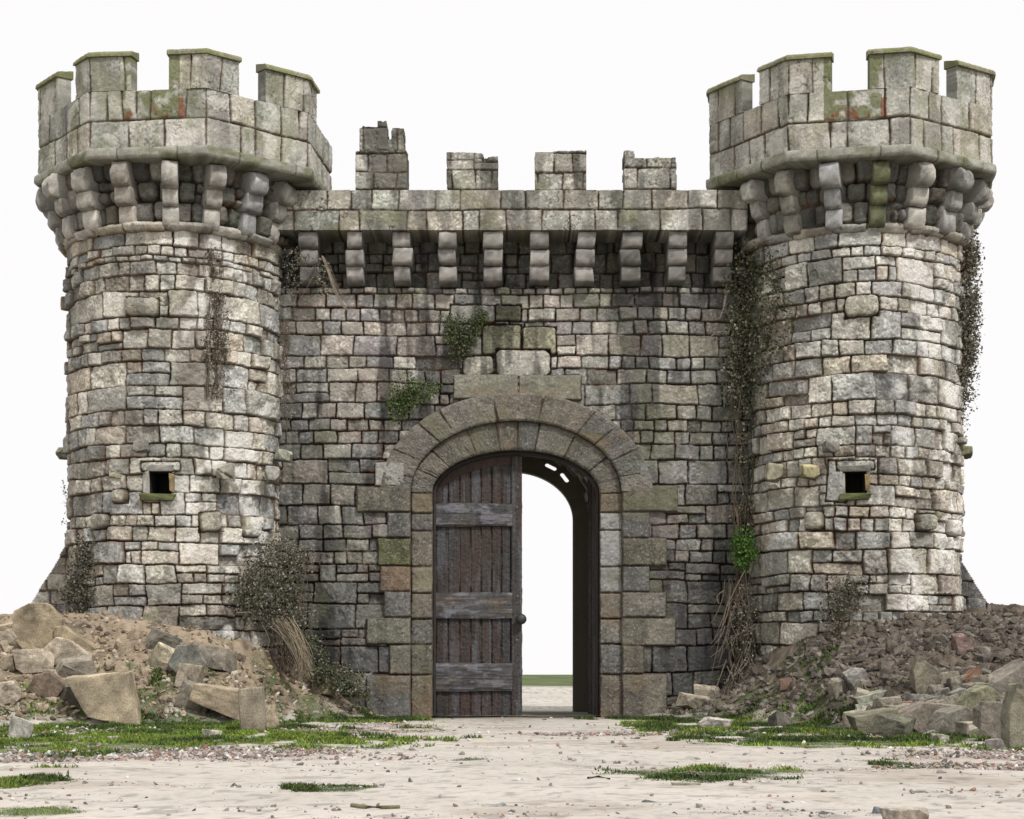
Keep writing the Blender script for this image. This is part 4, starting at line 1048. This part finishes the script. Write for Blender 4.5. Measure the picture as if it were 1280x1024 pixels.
# ------------------------------------------------------------------ grass, gravel
def tri_blades(mb, X, Y, h, cols, seed, lean=.6):
    rg = np.random.default_rng(seed); n = len(X); Z = gz(X, Y)-.004
    a = rg.uniform(0, 2*pi, n); w = h*.20+.0022
    b = np.stack([np.cos(a)*w, np.sin(a)*w, 0*w], -1); P = np.stack([X, Y, Z], -1)
    t = P+np.stack([rg.normal(0, lean, n)*h, rg.normal(0, lean, n)*h, h], -1)
    V = np.stack([P-b, P+b, t], 1).reshape(-1, 3)
    c = np.array(cols)[rg.integers(len(cols), size=n)]*rg.uniform(.6, 1.5, n)[:, None]
    mb.add(V, np.arange(3*n).reshape(n, 3), np.repeat(c, 3, 0))
rg = np.random.default_rng(5)
n = 1500000
Y = np.where(rg.random(n) < .45, rg.uniform(17, 28, n), 1/rg.uniform(1/28.5, 1/7.5, n)); X = rg.uniform(-1, 1, n)*(.31*Y+.2)
g = gmask(X, Y); keep = (rg.random(n) < g*.8); X = X[keep]; Y = Y[keep]
inwall = (np.abs(X) > 1.25) & (Y > 26.9); X = X[~inwall]; Y = Y[~inwall]
cl = fbm(X*3, Y*3, 620, 3)
h = (.012+.034*sst(.42, .68, cl)**1.3)*rg.uniform(.5, 1.3, len(X))*np.clip(Y/18, .75, 1.2)
mb = MB(); tri_blades(mb, X, Y, h, [(.06, .105, .02), (.085, .155, .025), (.045, .08, .02), (.13, .19, .035), (.10, .105, .04)], 6)
cv = mb.c[-1]; kk = np.repeat(.55+.95*sst(.35, .65, fbm(X*1.3, Y*.8, 633, 4)), 3)[:, None]; mb.c[-1] = cv*kk*np.where(kk > 1.1, np.array((1.15, 1.05, .8)), 1)
print("blades", len(X))
o = mb.build("grass", M_grass, smooth=False); tag(o, "low mossy green grass in patches over the sand", "grass", kind="stuff")

def pebbles(mb, X, Y, S, C, seed, sink=.3, flat=.6):
    rg = np.random.default_rng(seed); n = len(X)
    o_ = np.array([(1,0,0),(-1,0,0),(0,1,0),(0,-1,0),(0,0,1),(0,0,-1)], float)
    fs = [(0,2,4),(2,1,4),(1,3,4),(3,0,4),(2,0,5),(1,2,5),(3,1,5),(0,3,5)]
    V = list(o_); em = {}; F2 = []
    def mid(a, b):
        k = (min(a, b), max(a, b))
        if k not in em: em[k] = len(V); V.append((V[a]+V[b])/2/np.linalg.norm((V[a]+V[b])/2))
        return em[k]
    for a, b, c in fs:
        x, y, z = mid(a, b), mid(b, c), mid(c, a); F2 += [(a, x, z), (x, b, y), (z, y, c), (x, y, z)]
    V = np.array(V); F2 = np.array(F2); m = len(V)
    J = V[None]*(1+rg.normal(0, .20, (n, m)))[..., None]
    sc = S[:, None]*np.stack([rg.uniform(.7, 1.5, n), rg.uniform(.6, 1.2, n), rg.uniform(.35, 1, n)*flat/.6], -1)
    J = J*sc[:, None, :]
    a = rg.uniform(0, 2*pi, n); ca, sa = np.cos(a)[:, None], np.sin(a)[:, None]
    x = J[..., 0]*ca-J[..., 1]*sa; y = J[..., 0]*sa+J[..., 1]*ca
    tl = rg.normal(0, .35, n)[:, None]; z = J[..., 2]+x*tl
    P = np.stack([x+X[:, None], y+Y[:, None], z+(gz(X, Y)+S*sink)[:, None]], -1)
    mb.add(P.reshape(-1, 3), (F2[None]+(np.arange(n)*m)[:, None, None]).reshape(-1, 3), np.repeat(C, m, 0))
def pick(cols, n, rg): return np.array(cols)[rg.integers(len(cols), size=n)]*rg.uniform(.7, 1.3, n)[:, None]
n = 130000; Y = 1/rg.uniform(1/28, 1/7.6, n); X = rg.uniform(-1, 1, n)*(.31*Y+.2)
d = .50*rmask(X, Y)+.004+.10*(fbm(X*.7, Y*2.4, 801, 3) > .62)*.5; hh = base_h(X, Y); d = d*(1-.8*sst(.05, .3, hh))
keep = rg.random(n) < d; X = X[keep]; Y = Y[keep]; k = (Y < 26.6) | (np.abs(X) < 1); X = X[k]; Y = Y[k]; n = len(X)
S = (.005+.020*rg.random(n)**3.2)*np.clip(Y/14, .45, 1.15)
mb = MB(); pebbles(mb, X, Y, S, pick([(.42, .40, .37), (.30, .28, .26), (.60, .57, .54), (.20, .17, .15), (.28, .17, .13), (.25, .22, .18), (.34, .26, .23), (.14, .13, .12), (.50, .47, .43)], n, rg), 11)
o = mb.build("rubble_gravel", M_rock, smooth=False); tag(o, "crushed stone, brick and mortar crumbs strewn over the sand", "gravel", kind="stuff")
n = 90000; X = rg.uniform(-8.2, 8.2, n); Y = rg.uniform(16, 27.2, n); hh = base_h(X, Y)
right = X > 0; keep = (hh > .06) & (rg.random(n) < np.where(right, .55, .70)) & ((Y < 25.6) | (np.abs(X) < 3.9)) & (Y < 26.9); X = X[keep]; Y = Y[keep]; right = right[keep]; n = len(X)
S = np.where(right, .010+.065*rg.random(n)**3.4, .006+.045*rg.random(n)**4)
C = np.where(right[:, None], pick([(.12, .10, .08), (.09, .075, .06), (.16, .14, .12), (.19, .17, .14), (.07, .06, .05), (.13, .11, .09)], n, rg), pick([(.30, .235, .16), (.22, .17, .12), (.36, .30, .23), (.12, .09, .065), (.42, .38, .32), (.27, .21, .15)], n, rg))
mb = MB(); pebbles(mb, X, Y, S, C, 12, .1, .8)
o = mb.build("earth_clods", M_earth, smooth=False); tag(o, "clods of earth and small stones covering both mounds", "earth", kind="stuff")

# ------------------------------------------------------------------ fallen stones
TANC, GRYC, MOSC, DRKC, PALC = (.29, .24, .165), (.22, .195, .155), (.22, .22, .13), (.14, .125, .10), (.36, .31, .24)
def rock(x0, x1, y0, y1, color, label, seed, rot=None, depth=.8, n=4, name="fallen_stone", cat="stone", group=None, sink=.12, amp=.03, bev=.03, grow=1.0, poly=None):
    gx_, gy_, gz_ = onground((x0+x1)/2, y1-1)
    w = (x1-x0)*gy_/F*1.08*grow; h = (y1-y0)*gy_/F*1.12*grow
    dp = max(min(w, h*1.6)*depth, .05); cy = gy_+dp*(.12 if poly else .3)
    g2 = gz1(gx_, cy)
    zc = CAMZ+(843-(y0+y1)/2)*cy/F
    zc = min(zc, g2+h*.5)
    gap = zc-h/2-min(g2, gz_)
    if x1-x0 <= 27 and depth < .9 or name != "fallen_stone":
        cy = gy_+dp*.1; gap = 0; zc = gz1(gx_, cy)+h*.30
    mb = MB(); rr = random.Random(seed)
    if rot is None: rot = (rr.uniform(-.25, .25), rr.uniform(-.3, .3), rr.uniform(-.6, .6))
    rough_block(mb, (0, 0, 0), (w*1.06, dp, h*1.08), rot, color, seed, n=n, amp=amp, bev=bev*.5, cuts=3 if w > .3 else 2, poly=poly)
    o = mb.build(name, M_rock, smooth=False); o.location = (gx_, cy, zc-max(0, gap)-.02)
    # flat faces with soft worn edges
    return tag(o, label, cat, group)
RK = [
 (20, 76, 757, 812, TANC, "big rounded block with a sunlit top, highest on the left mound", (.1, .15, .5)),
 (-10, 35, 786, 813, PALC, "flat pale slab cut by the left edge of the photo"),
 (72, 118, 783, 818, TANC, "long tan slab sloping down right of the big rounded block", (.1, .45, .2)),
 (52, 110, 797, 828, PALC, "pale wedge shaped stone below the big rounded block"),
 (14, 66, 812, 842, PALC, "pale lump of broken mortar left of the pale wedge"),
 (38, 80, 840, 869, (.17, .13, .10), "dark brown oval stone low in the left heap", (.1, .2, .2)),
 (68, 118, 822, 852, GRYC, "grey stone just above the largest tan slab"),
 (88, 172, 842, 902, (.36, .30, .21), "largest tan slab, leaning with its point on the grass", (.2, .42, .3)),
 (-8, 24, 852, 884, PALC, "pale rounded boulder at the far left edge"),
 (76, 104, 852, 882, DRKC, "small dark two legged stone left of the largest slab"),
 (183, 224, 789, 814, DRKC, "thin dark slab half buried high on the left mound", (.2, .4, .1)),
 (186, 216, 806, 837, (.36, .32, .23), "pale egg shaped stone in the middle of the left mound", (.1, .5, .1)),
 (212, 256, 806, 842, (.17, .17, .145), "rounded grey stone beside the egg shaped one", (.1, .4, .1)),
 (244, 291, 808, 838, GRYC, "lumpy grey brown stone at the end of the middle row on the left mound"),
 (218, 250, 830, 862, (.26, .22, .17), "brown stone right below the rounded grey one"),
 (222, 264, 858, 888, GRYC, "thin curved slab with dark hollow under it on the left mound", (.1, .45, .0)),
 (240, 300, 853, 897, (.33, .27, .19), "long tan slab leaning against the upright squared block", (.1, .35, .2)),
 (326, 349, 879, 912, TANC, "round ended stone behind the upright squared block"),
 (388, 419, 844, 869, TANC, "rounded brown stone with a black shadow near the wall foot"),
 (35, 57, 747, 764, (.24, .24, .21), "small grey stone at the toe of the left buttress, seen against the sky"),
 (1139, 1174, 822, 868, (.22, .20, .15), "tall angular block with a pale slanted top on the right mound", (.15, .3, .4)),
 (1172, 1203, 838, 860, GRYC, "flat topped grey stone right of the tall angular block"),
 (1060, 1087, 832, 862, (.20, .19, .17), "upright thin slab standing in the dark earth", (.1, -.5, .1)),
 (1036, 1059, 847, 870, GRYC, "squarish stone left of the upright thin slab"),
 (1066, 1106, 862, 886, (.24, .24, .19), "tilted grey green slab at the left end of the right heap", (.3, -.12, .2)),
 (1069, 1106, 878, 895, (.25, .25, .20), "thin pale slab lying under the tilted grey green one", (.1, -.2, .1)),
 (1064, 1117, 885, 917, (.17, .16, .115), "cube shaped block with a pale top, low left in the right heap", (.1, .05, .5)),
 (1097, 1131, 868, 893, GRYC, "curved grey stone between the tilted slab and the pebbles"),
 (1096, 1140, 892, 923, (.10, .097, .07), "dark mossy block sitting on the grass in front of the right heap"),
 (1122, 1201, 878, 911, (.21, .18, .145), "broad flat brown slab in the middle of the right heap", (.35, .0, .1)),
 (1166, 1224, 883, 919, (.19, .175, .145), "wedge shaped block with a curved edge right of the broad slab", (.2, .35, .3)),
 (1197, 1242, 857, 894, (.20, .195, .13), "yellow green mossy block standing on edge in the right heap", (.1, .4, .4)),
 (1225, 1282, 826, 870, (.19, .17, .14), "long grey brown slab leaning at the top of the right heap", (.2, -.45, .1)),
 (1222, 1264, 878, 928, (.18, .16, .13), "large square block at the right end of the heap", (.05, .05, .2)),
 (1257, 1300, 858, 937, (.21, .20, .145), "tallest block, moss spotted and cut by the right edge", (.05, .1, .3)),
 (1233, 1255, 919, 938, (.22, .20, .18), "small round stone in front of the large square block"),
 (1164, 1186, 915, 926, (.34, .33, .27), "small pale stone on the grass before the right heap"),
 (1187, 1213, 857, 881, (.20, .19, .165), "arched grey stone left of the mossy block on edge", (.1, -.4, .2)),
 (1192, 1214, 788, 815, (.22, .15, .135), "pinkish red slab high on the right mound", (.2, -.3, .1)),
 (1205, 1231, 836, 859, (.20, .12, .08), "rust orange fragment below the pinkish slab", (.1, -.7, .1)),
 (975, 992, 847, 863, (.23, .15, .115), "orange brick lump at the foot of the right mound"),
 (877, 914, 896, 913, (.38, .35, .31), "flat pale slab on the sand before the right grass"),
 (868, 902, 858, 874, (.30, .26, .20), "upper of two thin tan slabs right of the arch", (.2, .1, .1)),
 (851, 894, 867, 886, (.32, .28, .21), "lower of two thin tan slabs right of the arch", (.2, .15, .3)),
 (963, 987, 889, 909, (.13, .12, .10), "dark stone on the grass below the right mound"),
 (1090, 1117, 1004, 1018, (.19, .20, .22), "smooth blue grey pebble at the lower right"),
 (1107, 1168, 1006, 1030, (.34, .30, .24), "broad flat tan stone at the bottom edge right of centre", (.05, .0, .1)),
 (838, 878, 974, 983, (.24, .24, .17), "flat oval stone beside the grass patch on the sand", (0, 0, .0)),
 (1138, 1162, 984, 992, (.20, .19, .17), "thin dark slab on the sand at the right", (0, 0, .2)),
 (611, 635, 999, 1009, (.22, .22, .22), "small square grey chip at the bottom centre"),
 (802, 823, 996, 1004, (.15, .15, .15), "flat dark chip on the sand right of centre"),
 (639, 655, 969, 977, (.55, .54, .52), "small white stone on the sand below the gate"),
 (136, 150, 917, 926, (.42, .39, .36), "smooth pale pebble in the left grass"),
 (255, 275, 909, 924, (.40, .37, .31), "pale pebble in the grass left of the upright block"),
 (1025, 1044, 1010, 1019, (.16, .16, .16), "small dark chip at the bottom edge right"),
]
POLY = {0: [(-1,-.3),(-.9,.7),(-.3,1),(.4,1),(1,.4),(.9,-.5),(.3,-1),(-.4,-1)], 7: [(-1,.8),(-.3,.9),(.7,1),(1,-1),(.3,-.75),(-.4,-.6),(-.8,.2)],
 2: [(-1,.9),(-.6,1),(1,-.4),(.9,-1),(-.4,-.3),(-1,.3)], 16: [(-1,.1),(-.8,.9),(.9,.55),(1,-1),(.6,-.8),(-.6,0)],
 20: [(-1,.3),(-.75,1),(.6,.4),(1,.1),(.6,-.7),(-.2,-1),(-.8,-.7)], 29: [(-1,-.05),(-.7,.5),(-.3,1),(1,.75),(.3,-.3),(0,-.9),(-.4,-1)],
 30: [(-1,-.4),(-.6,.6),(.2,1),(1,.1),(.95,-.9),(-.1,-.9)], 31: [(-1,-.5),(-.4,.6),(.4,1),(1,.6),(.7,-.3),(.2,-1)], 32: [(-1,-.6),(-.6,-.1),(.9,1),(1,.6),(.7,-.2),(-.5,-.95)],
 33: [(-1,.6),(-.7,1),(1,.95),(.85,-.9),(.5,-1),(-1,-.2)], 34: [(-.9,-1),(-1,.2),(-.6,1),(1,.95),(1,-1)], 24: [(-1,.3),(.2,.9),(1,1),(.7,0),(-.5,-1)], 5: [(-1,-.3),(-.6,.8),(.2,1),(1,0),(.5,-1),(-.5,-.8)],
 3: [(-1,-.2),(-.3,1),(.2,.8),(1,-.3),(.4,-1),(-.6,-.9)], 12: [(-1,-.2),(-.5,.9),(.4,1),(1,-.2),(.4,-1),(-.4,-.9)], 26: [(-1,.4),(-.1,.7),(.9,1),(1,-.3),(.6,-1),(-.8,-.7)]}
for i, t in enumerate(RK):
    big = (t[1]-t[0]) > 25
    rock(*t[:6], seed=900+i*7, rot=((.04, 0, .12) if i in POLY else t[6] if len(t) > 6 else None), poly=POLY.get(i), depth=.8 if big else .8, n=(-1 if (t[1]-t[0]) > 32 else 2) if big else 9, amp=.035)
# upright squared block
x_, y_, z_ = onground(313, 915)
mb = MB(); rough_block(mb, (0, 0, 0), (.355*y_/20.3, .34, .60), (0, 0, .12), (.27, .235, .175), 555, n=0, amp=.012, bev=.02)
o = mb.build("squared_block", M_rock); o.location = (x_, y_+.16, z_+.26); tag(o, "upright squared tan block standing on the grass before the left mound", "stone")
# rounded cobbles in the right heap
for i, (x0, x1, y0, y1) in enumerate(((1134, 1151, 866, 879), (1147, 1165, 866, 878), (1152, 1168, 872, 881), (1163, 1175, 868, 881), (1170, 1189, 859, 873), (1174, 1189, 869, 881), (1166, 1180, 853, 865))):
    rock(x0, x1, y0, y1, (.17, .16, .145), "rounded grey cobble packed between the big blocks of the right heap", 1400+i, n=22, group="rounded cobbles in the right heap", name="cobble", amp=.02, bev=.06)
for i, (x0, x1, y0, y1) in enumerate(((1127, 1143, 875, 888), (1126, 1138, 884, 892))):
    rock(x0, x1, y0, y1, (.22, .115, .08), "red brick fragment wedged above the broad flat slab", 1450+i, n=5, group="red brick fragments in the right heap", name="brick_fragment", cat="brick")
# smaller stones over the mounds
rs = random.Random(31); cnt = 0
for i in range(46):
    x = rs.uniform(1000, 1270); y = rs.uniform(790, 868)
    if y < 775+max(0, (1120-x)*.22)+8: continue
    w = rs.uniform(9, 22); h = w*rs.uniform(.5, .8); c = rs.uniform(.75, 1.3)
    rock(x-w/2, x+w/2, y-h, y, (.13*c, .115*c, .095*c), "small dull brown stone sunk in the dark right mound", 1500+i, n=8, group="small stones in the right mound", name="mound_stone")
for i in range(34):
    x = rs.uniform(0, 380); y = rs.uniform(800, 892)
    if y < 775+max(0, (x-230)*.42)+14: continue
    w = rs.uniform(6, 16); h = w*rs.uniform(.5, .8); c = rs.uniform(.75, 1.4)
    rock(x-w/2, x+w/2, y-h, y, (.26*c, .21*c, .15*c), "small tan stone lying on the sandy left mound", 1600+i, n=8, group="small stones on the left mound", name="mound_stone")
rock(10, 38, 896, 925, (.36, .34, .30), "pale pointed stone standing in for a bag-like thing in the grass at the left edge", 1701, rot=(.1, .2, .3), n=-1)  # stone shape stands in for a pale bag-like thing
rs = random.Random(77)
k = 0
while k < 38:
    x = rs.uniform(0, 135); y = rs.uniform(795, 890)
    if y < 790+max(0, (x-90)*.9): continue
    w = rs.uniform(12, 32); h = w*rs.uniform(.45, .8); c = rs.uniform(.8, 1.25); k += 1
    rock(x-w/2, x+w/2, y-h, y, (.30*c, .25*c, .18*c), "small angular tan stone filling the gaps of the left heap", 1710+k, n=-1, group="small angular stones in the left heap", name="rubble_stone")
k = 0
while k < 46:
    x = rs.uniform(1070, 1278); y = rs.uniform(862, 928)
    if y > 908+(x-1075)*.12: continue
    w = rs.uniform(13, 34); h = w*rs.uniform(.45, .8); c = rs.uniform(.7, 1.25); k += 1
    rock(x-w/2, x+w/2, y-h, y, (.25*c, .225*c, .175*c), "small angular grey brown stone filling the gaps of the right heap", 1780+k, n=-1, group="small angular stones in the right heap", name="rubble_stone")
k = 0
while k < 14:
    x = rs.uniform(180, 300); y = rs.uniform(815, 895)
    if y < 800+(x-180)*.2: continue
    w = rs.uniform(9, 22); h = w*rs.uniform(.45, .75); c = rs.uniform(.75, 1.25); k += 1
    rock(x-w/2, x+w/2, y-h, y, (.27*c, .225*c, .165*c), "small angular stone strewn around the middle rocks of the left mound", 1850+k, n=-1, group="small angular stones around the middle rocks", name="rubble_stone")
def stick(px, label, seed, r=.008, c=(.20, .17, .10)):
    pts = []
    for (x, y) in px:
        a = onground(x, y); pts.append(Vector((a[0], a[1], a[2]+r*.8)))
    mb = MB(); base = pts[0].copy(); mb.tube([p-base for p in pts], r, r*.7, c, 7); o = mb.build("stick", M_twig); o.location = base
    tag(o, label, "stick")
stick([(440, 1009), (455, 1011), (478, 1012), (500, 1011)], "brownish stick lying on the sand at the bottom left of centre", 1, .012)
stick([(1080, 889), (1100, 890)], "thin pale stick at the left end of the right heap", 2)
stick([(735, 974), (748, 972), (762, 975)], "short dark stick on the sand below the gate", 3, .008, (.1, .08, .06))
